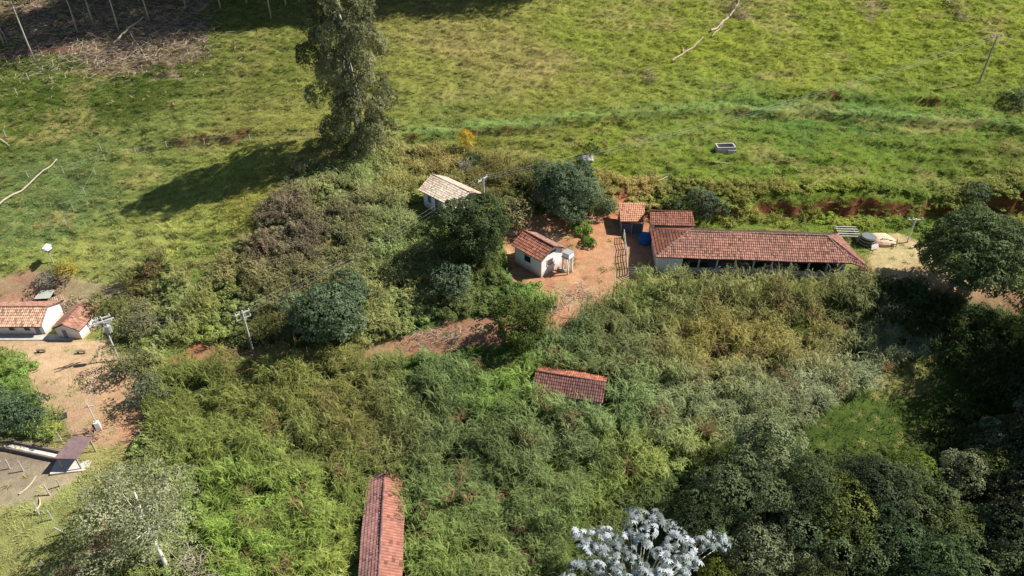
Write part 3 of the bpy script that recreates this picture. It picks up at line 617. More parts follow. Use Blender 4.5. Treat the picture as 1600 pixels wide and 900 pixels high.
# small broad-leaved silver trees
def cecropia(name,loc,tips,seed,c0,c1,label,leaf=.52,r0=.11,nper=10):
    rg=np.random.default_rng(seed); o=empty(name,loc,0,label=label,cat='tree'); V=[];Fs=[];C=[];m=MB()
    top=np.mean([t for t in tips],axis=0); 
    fork=np.array([top[0]*.3,top[1]*.3,top[2]*.45]); m.tube([(0,0,-.5),fork*.5+[.1,0,0],fork],[r0*1.4,r0*1.1,r0],8)
    for tp in tips:
        tp=np.array(tp,float); mid=(fork+tp)/2+np.array([0,0,-.35]); m.tube([fork,mid,tp],[r0*.6,r0*.45,r0*.25],6)
        for k in range(nper):
            a_=k*2.399+rg.random(); el=-.1+1.3*rg.random(); d=np.array([math.cos(a_)*math.cos(el),math.sin(a_)*math.cos(el),math.sin(el)]); pl=.35+.65*rg.random()
            cpt=tp+d*pl; nrm=unit((np.array([0,0,.9])+d*.9+rg.normal(size=3)*.45)[None])[0]; t=unit(np.cross(nrm,rg.normal(size=3))[None])[0]; s=np.cross(nrm,t)
            cl=np.array(c0)+(np.array(c1)-np.array(c0))*rg.random(); R_=leaf*(.75+.5*rg.random()); nl=9
            for q in range(nl):
                an=(q/nl)*2*math.pi*.9+.3; dv=math.cos(an)*t+math.sin(an)*s; pv=-math.sin(an)*t+math.cos(an)*s; b0=len(V); L_=R_*(1 if 1<q<7 else .7)
                dr=nrm*L_
                V+= [cpt, cpt+dv*L_*.62+pv*L_*.15-dr*.06, cpt+dv*L_-dr*.34, cpt+dv*L_*.58-pv*L_*.15-dr*.02]; Fs.append((b0,b0+1,b0+2,b0+3)); C+=[cl*(.9+.2*rg.random())]*4
            if k%3==0: m.tube([tp,cpt],[.02,.012],4,False)
    mesh_np('crown',np.array(V),np.array(Fs,np.int32),M_leaf,o,colors=np.array(C)); m.build('trunk',M_palebark,o,smooth=True); return o
bx,by,bz=g(985,985); tips=[]; rg=np.random.default_rng(50)
def tip_at(px,py,h): # a branch tip, in the tree's own frame
    d=rayd(px,py); zz=bz+h; t=(zz-CZ)/d[2]; return np.array([d[0]*t-bx,d[1]*t-by,h])
for (px,py,h) in [(995,806,9.4),(1012,826,9.2),(1028,812,9.0),(985,826,9.0),(1003,848,8.8),(925,838,7.8),(945,834,8.2),(965,848,8.3),(905,842,7.6),(938,858,8.0),(915,862,7.4),(960,872,7.8),(985,870,8.1),(905,884,7.0),(935,888,7.3),(965,896,7.5),(1000,888,7.9),(1048,828,8.2),(1062,842,8.2),(1045,852,8.4),(1075,858,7.9),(1030,868,8.3),(1060,876,7.8),(1040,892,7.8),(1085,880,7.2),(1015,905,7.6),(985,915,7.5),(1070,898,7.2),(1122,838,7.0),(1110,854,7.0),(1130,850,6.8),(1098,842,7.3),(890,905,6.8),(950,915,7),(1020,925,7.2),(1000,960,6.8)]:
    tips.append(tip_at(px,py,h))
cecropia('silver_tree',(bx,by,bz),tips,50,lin(84,104,92)*.8,lin(212,222,232)*.9,'silver-white palmate-leaved tree at the bottom edge, brightest crown of the forest',nper=12,leaf=.45)
x0,y0,z0=g(1590,672); cecropia('silver_tree',(x0,y0,z0),[(-1.2,.2,3.4),(-.4,.5,3.9),(.4,.3,3.7),(-.9,-.4,3.1),(.2,-.3,3.5),(1.,.1,3.2),(-.3,0,4.1)],51,LC(80,104,70),LC(150,166,140),'small pale-stemmed umbrella-leaved tree in deep shade at the right edge',leaf=.4,r0=.07,nper=8)

# ---------------------------------------------------------------- shaded forest, lower right
protos=[]
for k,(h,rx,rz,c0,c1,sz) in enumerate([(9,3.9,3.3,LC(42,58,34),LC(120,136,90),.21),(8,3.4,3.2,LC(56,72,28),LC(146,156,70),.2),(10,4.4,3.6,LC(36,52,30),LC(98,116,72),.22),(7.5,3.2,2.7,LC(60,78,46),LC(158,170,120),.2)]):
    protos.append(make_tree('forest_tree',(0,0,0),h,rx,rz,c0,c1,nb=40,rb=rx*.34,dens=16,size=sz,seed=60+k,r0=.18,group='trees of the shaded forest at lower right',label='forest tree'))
FT=[ # px,py of the crown middle, proto, scale, label
 (1195,690,3,1.25,'large grey-green round tree at the upper left corner of the dark forest'),
 (1260,765,2,.9,None),(1150,760,0,1.05,None),(1310,800,1,1.2,'bushy olive green tree catching sun in the middle of the dark forest'),
 (1185,855,3,1.1,'pale green sunlit tree just right of the silver-white tree'),(1240,800,0,.9,None),(1090,800,2,.8,None),
 (1375,765,2,.95,None),(1425,735,1,.8,'yellow-green leafy tree in the forest below the meadow'),(1440,780,0,1.0,None),(1510,735,3,1.0,'grey-leaved tree on the upper right edge of the forest'),(1570,745,1,1.0,'light green topped tree near the right edge, half way down the forest'),
 (1480,830,1,.95,'green domed tree in the centre right of the forest'),(1400,860,2,1.0,None),(1550,830,3,1.0,None),(1600,800,0,1.1,None),(1330,880,0,1.0,None),(1250,885,3,.9,'small pale tree at the bottom edge right of the sunlit tree'),
 (1460,900,2,1.1,None),(1540,905,0,1.1,None),(1610,880,2,1.1,None),(1390,930,1,1.1,None),(1290,950,2,1.0,None),(1180,950,0,1.0,None),(1130,900,1,.8,None),
 (1640,720,0,1.2,None),(1600,690,2,.8,None),(1550,690,0,.75,None)]
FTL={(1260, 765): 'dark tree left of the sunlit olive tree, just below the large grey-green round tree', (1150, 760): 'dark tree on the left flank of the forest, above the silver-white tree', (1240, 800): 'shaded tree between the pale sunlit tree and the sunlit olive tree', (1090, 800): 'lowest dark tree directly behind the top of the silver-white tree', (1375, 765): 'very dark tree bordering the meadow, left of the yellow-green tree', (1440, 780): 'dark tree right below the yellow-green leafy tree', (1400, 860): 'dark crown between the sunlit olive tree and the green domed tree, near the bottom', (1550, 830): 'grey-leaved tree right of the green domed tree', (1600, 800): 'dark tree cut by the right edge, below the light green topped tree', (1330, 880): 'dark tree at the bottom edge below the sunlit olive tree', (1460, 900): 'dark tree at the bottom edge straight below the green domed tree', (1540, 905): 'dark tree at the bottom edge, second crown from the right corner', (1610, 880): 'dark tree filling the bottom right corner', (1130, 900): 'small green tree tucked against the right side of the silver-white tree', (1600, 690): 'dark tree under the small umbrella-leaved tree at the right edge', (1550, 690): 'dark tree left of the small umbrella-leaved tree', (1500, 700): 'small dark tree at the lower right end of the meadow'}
first=[True]*4
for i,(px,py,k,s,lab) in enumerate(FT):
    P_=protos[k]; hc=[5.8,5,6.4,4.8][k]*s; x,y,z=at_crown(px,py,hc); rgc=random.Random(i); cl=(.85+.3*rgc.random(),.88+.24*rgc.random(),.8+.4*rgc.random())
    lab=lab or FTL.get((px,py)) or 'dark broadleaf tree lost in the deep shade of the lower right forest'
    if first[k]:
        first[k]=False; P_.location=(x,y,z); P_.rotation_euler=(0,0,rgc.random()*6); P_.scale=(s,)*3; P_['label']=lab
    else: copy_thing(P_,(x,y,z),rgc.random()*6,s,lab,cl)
# unseen trees added out of frame to the right to shade the hollow
for i,(x,y,s) in enumerate([(58,32,2.6),(60,42,2.5),(48,28,1.9),(52,36,1.7),(60,24,2.5),(66,50,2.6),(70,38,2.9),(78,46,2.6),(74,56,2.9),(60,60,1.7),(52,20,1.7),(66,29,2.2),(75,44,2.2),(43,24,1.3),(36,22,1.2),(28,20,1.1)]):
    copy_thing(protos[i%4],(x,y,H(x,y)-.2),i*1.7,s,'unseen tree added beyond the right edge to shade the lower right forest')
# shrubs in the dark hollow between barn drive and meadow
bp_=[make_tree('dark_bush',(0,0,0),2.7,1.9,1.5,LC(46,66,36),LC(92,110,64),nb=12,rb=.85,dens=10,size=.24,seed=80+k,r0=.07,cat='bush',group='bushes below the barn drive',label='x') for k in range(2)]
BS=[(1350,470),(1385,462),(1420,470),(1455,480),(1490,490),(1530,500),(1570,520),(1370,500),(1410,505),(1450,515),(1490,530),(1535,545),(1580,560),(1560,600),(1600,600),(1600,560),(1520,580),(1480,560),(1600,640),(1545,640),(1330,450)]
BL=['dark bush at the right end of the barn front, under the porch corner', 'bush on the slope just right of the barn porch', 'bush on the near edge of the dirt drive, left of the big spreading tree', 'bush in the shade at the foot of the big spreading tree', 'bush below the drive, right of the big spreading tree trunk', 'bush halfway along the near edge of the drive toward the right edge', 'bush at the far right end of the drive', 'dark bush touching the tall grass below the barn porch corner', 'second row bush below the drive, left of the big tree trunk', 'bush straight below the big tree trunk, one row down', 'bush one row below the drive, above the middle of the meadow', 'bush one row below the drive near the right edge', 'bush at the right edge just below the drive end', 'bush above the small umbrella-leaved tree', 'bush at the right edge above the small umbrella-leaved tree', 'bush cut by the right edge below the drive', 'bush at the upper right corner of the meadow', 'bush at the top tip of the meadow', 'bush at the right edge beside the small umbrella-leaved tree', 'bush left of the small umbrella-leaved tree', 'dark bush pressed against the barn porch wall']
for i,(px,py) in enumerate(BS):
    if i>1 and (px,py) in ((1560,600),(1520,580),(1545,640),(1480,560),(1535,545)): continue
    x,y,z=g(px,py); s=.8+.6*random.random()
    if i<2: bp_[i].location=(x,y,z); bp_[i]['label']=BL[i]
    else: copy_thing(bp_[i%2],(x,y,z),i*2.1,s,BL[i],(.8+.4*random.random(),.9+.2*random.random(),.8+.3*random.random()))

# ---------------------------------------------------------------- plantation behind, top left
def plant_tree(seed,h=24,rx=2.6):
    rg=np.random.default_rng(seed); o=empty('plantation_tree',(0,0,0),0,label='x',cat='tree',group='thin plantation trees at the top left'); bl=[]
    for k in range(22): 
        q=.45+.55*k/22; a_=k*2.4; rr=rx*(1.15-q)*1.6*rg.random(); bl.append((np.array([math.cos(a_)*rr,math.sin(a_)*rr,q*h]),.9+.6*rg.random()))
    V,Fq,C=crown_mesh(bl,7,.42,LC(54,66,40),LC(112,118,80),rg,.36,droop=.4,up=.15,stretch=(1,1,1.3)); mesh_np('crown',V,Fq,M_leaf,o,colors=C)
    m=MB(); limbs(m,(0,0,-.5),bl,.11,rg,(.2,0,h*.95),n=12,kink=.15); m.build('trunk',M_palebark,o,smooth=True); return o
pp=[plant_tree(90),plant_tree(91,26,3.0)]
PL=[(55,97),(122,53),(145,36),(186,50),(234,34),(8,72),(290,10),(386,6),(84,12),(424,30)]
PLL=['leaning pale trunk in front of the debris at the far left', 'pale trunk standing over the middle of the clearing debris', 'trunk just right of the middle trunk over the clearing debris', 'pale trunk above the forked straight log', 'last pale trunk over the right part of the clearing debris', 'pale trunk at the left edge beside the red track']
for i,(px,py) in enumerate(PL):
    x,y,z=g(px,py); lb=PLL[i] if i<len(PLL) else 'slender pale eucalyptus trunk of the plantation rising out of the top left corner'
    if i<2: pp[i].location=(x,y,z); pp[i]['label']=lb
    else: copy_thing(pp[i%2],(x,y,z),i*1.9,.9+.2*random.random(),lb)
for i,(px,py) in enumerate([(218,5),(283,2),(345,14),(404,2),(447,9),(468,3),(133,2),(48,5)]):
    x,y,z=g(px,py); copy_thing(pp[i%2],(x,y,z),i*2.9,1.0+.3*random.random(),'slender eucalyptus trunk in the dark stand at the top left edge')
_tp=[coarse_g(q,-6) for q in range(-60,1700,40)]; TOPX=[q[0] for q in _tp]; TOPY=[q[1] for q in _tp]
for i in range(64):       # more of the same stand, unseen beyond the top edge, enlarged to shade the slope
    x=-92+random.random()*112; x=x if x>-58 else x+62; y=np.interp(x,TOPX,TOPY)+1.0+4*(x<-38)+random.random()**1.5*13
    copy_thing(pp[i%2],(x,y,H(x,y)-.2),i*1.3,1.25+.4*random.random(),'unseen plantation tree beyond the top edge, enlarged to shade the slope')

# ---------------------------------------------------------------- grass, cane and weeds (uncountable stuff)
def blade_clump(name,nst,hgt,spread,nleaf,llen,lw,rg,stem=True,lean=.25,top=.45,segs=3,wind=(-.25,0),c=(1,1,1)):
    V=[];Fs=[];C=[]
    for s_ in range(nst):
        a=rg.random()*6.28; r=spread*rg.random()**.6; base=np.array([math.cos(a)*r,math.sin(a)*r,-.1]); h=hgt*(.7+.45*rg.random())
        tilt=np.array([math.cos(a)*lean*rg.random()+wind[0]*.5,math.sin(a)*lean*rg.random()+wind[1]*.5,1.0]); tilt/=np.linalg.norm(tilt)
        for k in range(nleaf):
            q=top+(1-top)*(k+rg.random())/nleaf if stem else 0
            p0=base+tilt*h*q; an=rg.random()*6.28; L=llen*(.6+.7*rg.random()); dr=np.array([math.cos(an)+wind[0]*1.2,math.sin(an)+wind[1]*1.2,0]); up=.9+.7*rg.random()
            sd_=np.cross(dr,[0,0,1]); sd_/=np.linalg.norm(sd_)+1e-6; wv=lw*(.7+.6*rg.random()); cl=(.75+.5*rg.random()); b0=len(V)
            for t in range(segs+1):
                u=t/segs; p=p0+dr*L*(u*.75)+np.array([0,0,1])*L*(up*u-1.25*u*u*(.7+.5*(k%3)/3)); ww=wv*(1-u**1.6*.92)*.5
                V+=[p-sd_*ww,p+sd_*ww]; C+=[np.array(c)*cl*(.85+.3*u)]*2
            for t in range(segs): Fs.append((b0+2*t,b0+2*t+1,b0+2*t+3,b0+2*t+2))
        if stem:
            b0=len(V); e=base+tilt*h; sw=.02
            V+=[base-[sw,0,0],base+[sw,0,0],e+[sw*.5,0,0],e-[sw*.5,0,0]]; C+=[np.array([.7,.66,.5])]*4; Fs.append((b0,b0+1,b0+2,b0+3))
    return mesh_np(name,np.array(V),np.array(Fs,np.int32),M_grass,colors=np.array(C),link=False)
def bush_clump(name,n,r,hh,sz,rg,nb=5,asp=.6):
    bl=[(np.array([rg.normal()*r*.45,rg.normal()*r*.45,hh*(.3+.35*rg.random())]),r*(.38+.25*rg.random())) for k in range(nb)]
    V,Fq,C=crown_mesh(bl,n,sz,(.8,.8,.8),(1.15,1.15,1.15),rg,asp); return mesh_np(name,V,Fq,M_grass,colors=C,link=False)
def coll_of(name,obs):
    c=bpy.data.collections.new(name); [c.objects.link(o) for o in obs]; return c
def scatter(name,coll,P_,scale,tint,label=None,nvar=3,tilt=.12):
    n=len(P_); me=bpy.data.meshes.new(name); me.vertices.add(n); me.vertices.foreach_set('co',np.asarray(P_,np.float32).ravel())
    def at(nm,ty,arr,key='value'):
        a=me.attributes.new(nm,ty,'POINT'); a.data.foreach_set(key,np.asarray(arr,np.float32).ravel())
    rot=np.stack([rng.normal(size=n)*tilt,rng.normal(size=n)*tilt,(rng.random(n)-.5)*6.28],-1)
    at('rot','FLOAT_VECTOR',rot,'vector'); at('scl','FLOAT_VECTOR',scale,'vector')
    a=me.attributes.new('tint','FLOAT_COLOR','POINT'); c=np.ones((n,4),np.float32); c[:,:3]=tint; a.data.foreach_set('color',c.ravel())
    a=me.attributes.new('vi','INT','POINT'); a.data.foreach_set('value',rng.integers(0,nvar,n).astype(np.int32))
    o=bpy.data.objects.new(name,me); col.objects.link(o)
    t=bpy.data.node_groups.new(name,'GeometryNodeTree'); t.interface.new_socket('Geometry',in_out='INPUT',socket_type='NodeSocketGeometry'); t.interface.new_socket('Geometry',in_out='OUTPUT',socket_type='NodeSocketGeometry')
    gi=t.nodes.new('NodeGroupInput');go=t.nodes.new('NodeGroupOutput'); ip=t.nodes.new('GeometryNodeInstanceOnPoints'); ci=t.nodes.new('GeometryNodeCollectionInfo'); ci.inputs[0].default_value=coll; ci.inputs['Separate Children'].default_value=True
    def na(nm,ty):
        x=t.nodes.new('GeometryNodeInputNamedAttribute'); x.data_type=ty; x.inputs[0].default_value=nm; return x.outputs[0]
    L=t.links.new; L(gi.outputs[0],ip.inputs['Points']); L(ci.outputs[0],ip.inputs['Instance']); ip.inputs['Pick Instance'].default_value=True
    L(na('vi','INT'),ip.inputs['Instance Index']); L(na('rot','FLOAT_VECTOR'),ip.inputs['Rotation']); L(na('scl','FLOAT_VECTOR'),ip.inputs['Scale']); L(ip.outputs[0],go.inputs[0])
    md=o.modifiers.new('scatter','NODES'); md.node_group=t; tag(o,label,None,None,'stuff'); return o
def jgrid(x0,x1,y0,y1,s,jit=.48):
    a,b_=np.meshgrid(np.arange(x0,x1,s),np.arange(y0,y1,s)); a=a+(rng.random(a.shape)-.5)*2*jit*s; b_=b_+(rng.random(a.shape)-.5)*2*jit*s; return a.ravel(),b_.ravel()
def inview(x,y,z,mg=60):
    c,s=math.cos(TH),math.sin(TH); dz=z-CZ; f=y*c-dz*s; up=y*s+dz*c; px=800+F*x/f; py=450-F*up/f; return (px>-mg)&(px<1600+mg)&(py>-mg)&(py<900+mg*2.5),px,py
def inboxes(x,y,boxes):
    k=np.zeros(x.shape,bool)
    for (ox,oy,rz,x0,x1,y0,y1) in boxes:
        c,s=math.cos(R(rz)),math.sin(R(rz)); u=(x-ox)*c+(y-oy)*s; v=-(x-ox)*s+(y-oy)*c; k|=(u>x0)&(u<x1)&(v>y0)&(v<y1)
    return k
BX=[(.35,74.75,-46,-.5,5.2,-.5,4.2),(-12.0,84.6,-43.5,-1.6,8.4,-3.4,4.9),(17.9,71.9,-3.35,-.9,25.4,-1.0,10.3),(2.55,54.3,-13.5,-.35,7.65,-.55,4.15),(-14.3,45.9,-84.4,-.35,18,-.5,3.7),(-70,68.4,0,-1,16.2,-1.3,4.9),(-53.7,67.5,84,-.5,4.8,-.6,3.7),(13.0,80.3,-1,-.5,4,-.6,3.4)]
def clear(x,y): return ~inboxes(x,y,BX)
rg=np.random.default_rng(99)
cane=coll_of('cane_clumps',[blade_clump('cane_clump',11,2.3,.6,11,.88,.052,rg,lean=.3,wind=(-.3,.1),top=[.4,.5,.35,.55,.3][k]) for k in range(5)])
weed=coll_of('weed_clumps',[blade_clump('weed_clump',12,1.5,.5,7,.55,.06,rg,lean=.35,top=.3,wind=(-.2,0)) for k in range(3)])
tuft=coll_of('tuft_clumps',[blade_clump('tuft_clump',34,.1,.34,1,.46,.05,rg,stem=False,wind=(-.25,-.1),segs=2) for k in range(4)])
bush=coll_of('bush_clumps',[bush_clump('bush_clump',26,.8,1.0,.2,rg) for k in range(3)])

CANE=wpoly([(238,650),(240,605),(300,578),(400,562),(470,558),(560,562),(700,578),(770,590),(800,600),(846,560),(850,530),(905,500),(985,462),(1005,446),(1110,452),(1340,458),(1400,500),(1452,548),(1400,580),(1330,620),(1240,672),(1150,690),(1110,720),(1075,740),(980,760),(935,800),(900,850),(885,900),(860,1040),(300,1040),(345,900),(330,800),(330,730),(262,700)])
CC_=[(300,620,(112,124,62)),(420,620,(122,130,68)),(540,600,(124,126,70)),(480,700,(126,136,76)),(560,650,(112,112,62)),(640,620,(100,120,70)),(700,600,(96,120,80)),(620,690,(118,120,72)),(380,760,(118,146,66)),(480,800,(124,152,72)),(350,850,(116,148,62)),(540,850,(136,150,70)),(430,880,(120,150,66)),(520,760,(116,136,64)),
 (700,680,(96,112,74)),(760,620,(112,148,70)),(800,600,(118,152,64)),(760,700,(92,110,72)),(840,700,(104,122,80)),(700,780,(102,130,76)),(760,850,(108,124,70)),(700,880,(120,144,72)),(850,800,(104,128,76)),(900,700,(116,134,94)),
 (880,520,(98,122,82)),(950,500,(112,118,76)),(1000,470,(126,150,78)),(1050,480,(126,134,86)),(1150,470,(130,138,88)),(1250,470,(132,140,88)),(1320,480,(124,134,84)),(1000,540,(108,118,80)),(1080,540,(150,142,70)),(1140,540,(140,130,66)),(1200,530,(146,136,72)),(1270,520,(142,136,78)),(1340,530,(124,132,86)),(1420,540,(130,148,120)),(1350,580,(132,150,122)),(1250,600,(132,148,122)),(1180,600,(122,138,106)),(1100,620,(124,140,110)),(1050,660,(128,146,112)),(1000,620,(114,138,88)),(960,640,(104,136,84)),(1150,660,(122,136,100)),(1000,720,(130,146,70)),(1080,700,(136,150,74)),(940,760,(110,134,60))]
CCW=[(*coarse_g(a,b+14),lin(*c)) for a,b,c in CC_]
KC=1.28*np.array([1.07,1,.9])
x,y=jgrid(-62,52,20,76,.98); k=inpoly(x+1.2*(vn(x*.5,y*.5,201)-.5),y+1.2*(vn(x*.5,y*.5,202)-.5),CANE)&clear(x,y); x,y=x[k],y[k]; z=Hv(x,y); k=inview(x,y,z,160)[0]; x,y,z=x[k],y[k],z[k]
k=(rng.random(len(x))<.45+1.6*(fbm(x*.28,y*.28,211,3)-.22)); x,y,z=x[k],y[k],z[k]
tn=idw(x+3*(fbm(x*.3,y*.3,213)-.5),y+3*(fbm(x*.3,y*.3,214)-.5),CCW)*KC; br_n=vn(x*.6,y*.6,215)
tn=tn*(.78+.44*rng.random(len(x)))[:,None]*np.array([1,1,1]); dead=rng.random(len(x))<.06; tn[dead]=lin(150,126,84)*.9
hs=(.10+.50*fbm(x*.22,y*.22,217,3)+.58*(1-np.clip(worley(x,y,2.7,5)/1.75,0,1)**2)+.50*(1-np.clip(worley(x+.5*y,y,6.5,15)/4.2,0,1)**2)); fr=sm(64.5,68,y)*sm(14,17,x)*(1-sm(42,46,x)); hs=hs*(1-fr)+fr*(1.22+.25*(fbm(x*.5,y*.5,219,2)-.5)+.12*rng.random(len(x))); near=inboxes(x,y,[(-14.3,45.9,-84.4,-1,18,-1.6,4.8)]); hs=np.where(near,hs*.8,hs); hs=np.where(inboxes(x,y,[(2.55,54.3,-13.5,-1,8.3,-3.4,-.4)]),1.15+.2*rng.random(len(x)),hs)
scatter('tall_elephant_grass',cane,np.stack([x,y,z],-1),np.stack([.95+.3*rng.random(len(x)),.95+.3*rng.random(len(x)),hs*1.05],-1),tn,'tall feathery elephant grass covering the lower slopes',5)
kb=(vn(x*.45,y*.45,241)>.70)&(rng.random(len(x))<.5)
scatter('broadleaf_weeds',bush,np.stack([x,y,z+.3],-1)[kb],np.stack([.9+.5*rng.random(kb.sum()),.9+.5*rng.random(kb.sum()),hs[kb]*1.5],-1),tn[kb]*np.array([.8,.92,.75]),'broad-leaved weeds and vines mixed into the elephant grass',3)
# weeds on the mound and along the banks
WEED=[wpoly(p) for p in ([(470,268),(540,256),(620,258),(660,300),(655,330),(690,380),(680,420),(660,500),(640,528),(560,545),(400,548),(300,542),(270,520),(300,480),(330,440),(380,380),(420,320)],
 [(640,235),(700,235),(780,255),(800,268),(850,262),(960,275),(1040,285),(1180,284),(1300,288),(1420,290),(1500,290),(1600,270),(1600,345),(1500,345),(1440,312),(1380,300),(1300,302),(1230,300),(1150,320),(1120,345),(1000,345),(830,345),(790,330),(700,300),(650,290)],
 [(1120,342),(1300,342),(1440,345),(1440,356),(1120,352)],[(700,380),(770,400),(790,440),(850,452),(930,450),(900,470),(840,500),(770,495),(700,505),(660,510),(660,440)],
 [(150,455),(250,400),(300,450),(290,520),(262,556),(180,530)],[(180,560),(260,560),(260,700),(320,740),(330,900),(180,900),(170,800),(215,700),(228,690),(205,600)],
 [(1340,440),(1440,458),(1500,480),(1600,515),(1600,700),(1450,700),(1500,600),(1450,540),(1400,500)],
 [(940,800),(1080,740),(1160,700),(1600,700),(1600,1000),(880,1000)],[(0,545),(40,560),(90,640),(90,690),(0,690)],[(540,235),(640,235),(640,262),(540,262)])]
WC=[(500,300,(128,136,88)),(570,280,(136,158,100)),(620,290,(146,148,88)),(450,330,(116,104,94)),(480,380,(104,94,86)),(420,400,(112,100,88)),(540,340,(112,108,84)),(600,350,(124,140,92)),(380,430,(136,128,86)),(350,470,(132,140,82)),(600,400,(120,146,84)),(620,450,(138,142,90)),(560,400,(112,112,78)),(420,460,(120,122,84)),(330,510,(136,152,76)),(430,520,(90,96,52)),(600,500,(136,146,88)),(640,470,(134,144,92)),
 (680,260,(150,142,88)),(780,280,(108,106,60)),(850,300,(90,100,60)),(1000,300,(164,148,88)),(1050,300,(120,122,64)),(1200,310,(130,124,70)),(1200,340,(130,150,56)),(1300,340,(136,150,58)),(1400,330,(104,130,50)),(1550,300,(126,134,66)),(700,480,(92,108,62)),(740,470,(98,112,66)),(760,430,(88,104,58)),(850,450,(112,146,72)),(900,450,(120,140,70)),
 (220,480,(130,136,84)),(250,520,(130,140,90)),(200,600,(124,128,84)),(240,760,(130,140,86)),(300,740,(116,140,70)),(1400,480,(84,100,56)),(1500,520,(80,96,54)),(1550,620,(70,90,40)),(1100,780,(80,100,56)),(1300,850,(70,88,48)),(1500,850,(64,84,44)),(30,620,(110,140,70))]
WCW=[(*coarse_g(a,b),lin(*c)) for a,b,c in WC]
x,y=jgrid(-66,78,22,100,.72); k=np.zeros(len(x),bool); wx=x+1.4*(vn(x*.5,y*.5,221)-.5);wy=y+1.4*(vn(x*.5,y*.5,222)-.5)
for p in WEED: k|=inpoly(wx,wy,p)
k&=clear(x,y)&~inpoly(x,y,CANE); x,y=x[k],y[k]; dmx=dirtmask(x,y); k=(dmx<.4)&(rng.random(len(x))<.5+1.4*(fbm(x*.3,y*.3,225,3)-.25)); x,y=x[k],y[k]; z=Hv(x,y); k=inview(x,y,z)[0]; x,y,z=x[k],y[k],z[k]
tn=idw(x,y,WCW)*KC*(.75+.5*rng.random(len(x)))[:,None]; bk=sm(78,82,y)*sm(10,14,x); hs=(.35+.7*fbm(x*.25,y*.25,227,3)+.6*(1-np.clip(worley(x,y,2.2,9)/1.4,0,1)**2))*(1-.45*bk)
pick=vn(x*.35,y*.35,229)+.25*(rng.random(len(x))-.5)>.60
S=np.stack([1+.4*rng.random(len(x)),1+.4*rng.random(len(x)),hs],-1); PP=np.stack([x,y,z],-1)
scatter('tall_weeds',weed,PP[~pick],S[~pick]*1.05,tn[~pick],'tall dry and green weeds on the mound and banks',3)
scatter('leafy_undergrowth',bush,PP[pick],S[pick]*.85,tn[pick]*np.array([.85,.95,.85]),'low leafy undergrowth between the weeds',3)
print('weeds',len(x))
# pasture tufts
x,y=jgrid(-104,110,28,152,.68); z0_=Hv(x,y); k=inview(x,y,z0_,20)[0]&clear(x,y)&~inpoly(x,y,CANE); x,y=x[k],y[k]
dmx=dirtmask(x,y); k=(dmx<.3)|(rng.random(len(x))<.05); x,y=x[k],y[k]; z=Hv(x,y)
tn=gcol(x,y); tn=tn/K*1.22*np.array([1.03,1,1.03])*(.82+.36*rng.random(len(x)))[:,None]*(.8+.4*fbm(x*.35,y*.6,101,4))[:,None]; dr=rng.random(len(x))<.10+.4*sm(.56,.72,fbm(x*.11,y*.22,111,4)); tn[dr]=lin(172,162,96)*.9
inb=inpoly(x,y,BR)&(rng.random(len(x))<.8); tn[inb]=lin(150,122,100)*.8
S=(.6+.6*fbm(x*.45,y*.9,233,3))[:,None]*(1+.25*rng.normal(size=(len(x),3))*.5)*np.array([1.25,1.25,1.0])
scatter('pasture_grass',tuft,np.stack([x,y,z],-1),S,tn,'tufted green and straw pasture grass on the hillside',4)
print('tufts',len(x))

# ---------------------------------------------------------------- poles and wires
def pole(px,py,h,name,label,armz,arms=1,yaw=0,mat=None,r0=.13,lean=(0,0)):
    x,y,z=g(px,py); o=empty(name,(x,y,z),R(yaw),label=label,cat='utility pole'); m=MB(); m.tube([(0,0,-.5),(lean[0],lean[1],h)],[r0,r0*.65],8); m.build('post',mat or M_polec,o,smooth=False)
    for k in range(arms):
        zz=armz-k*.75; m=MB(); m.box(-1.0,1.0,.08,.2,zz,zz+.13); a=m.build('crossarm',M_metal if k%2 else M_polec,o)
        for q in (-.9,-.35,.9): m=MB(); m.tube([(q,.14,zz+.13),(q,.14,zz+.38)],[.06,.045],6); m.build('insulator',M_white,a)
    return o,(x,y,z+h)
p_a,ta=pole(1529,131,7.4,'utility_pole','brown wooden pole with crossarm alone on the upper right pasture',7.1,1,8,M_wood,.16)
p_b,tb=pole(757,336,5.6,'utility_pole','pole with slanted crossarms at the corner of the pale-roofed house',5.2,1,55)
p_c,tc_=pole(397,552,6.2,'utility_pole','pale concrete pole with two short crossarms in the grass above the track',5.7,2,40)
p_d,td=pole(186,562,6.6,'utility_pole','tall pole with double crossarms and transformer beside the white annex house',6.2,2,35)
m=MB(); m.tube([(.3,-.25,4.4),(.3,-.25,5.3)],[.32,.32],12); m.tube([(.3,-.25,5.3),(.3,-.25,5.45)],[.2,.1],10); m.build('transformer',M_metal,p_d,smooth=False)
m=MB(); m.box(-1.25,1.25,-.35,-.25,6.0,6.16); m.build('crossarm',M_polec,p_d)
p_e,te=pole(156,672,4.1,'meter_pole','thin pale pole with white meter cabinet at its foot in the left yard',3.9,0,20,None,.09)
m=MB(); m.box(-.25,.25,-.2,.2,-.2,1.25); m.build('meter_cabinet',M_white,p_e); m=MB(); m.box(-.5,.5,-.04,.04,3.55,3.65); m.build('crossarm',M_polec,p_e)
m=MB(); m.box(-.5,-.27,-.15,.15,.1,.9); m.build('meter_box',M_dark,p_e)
p_f,tf=pole(1417,380,3.6,'utility_pole','short white pole with crossarm between the red bank and the big spreading tree',3.3,1,0,M_white,.11)
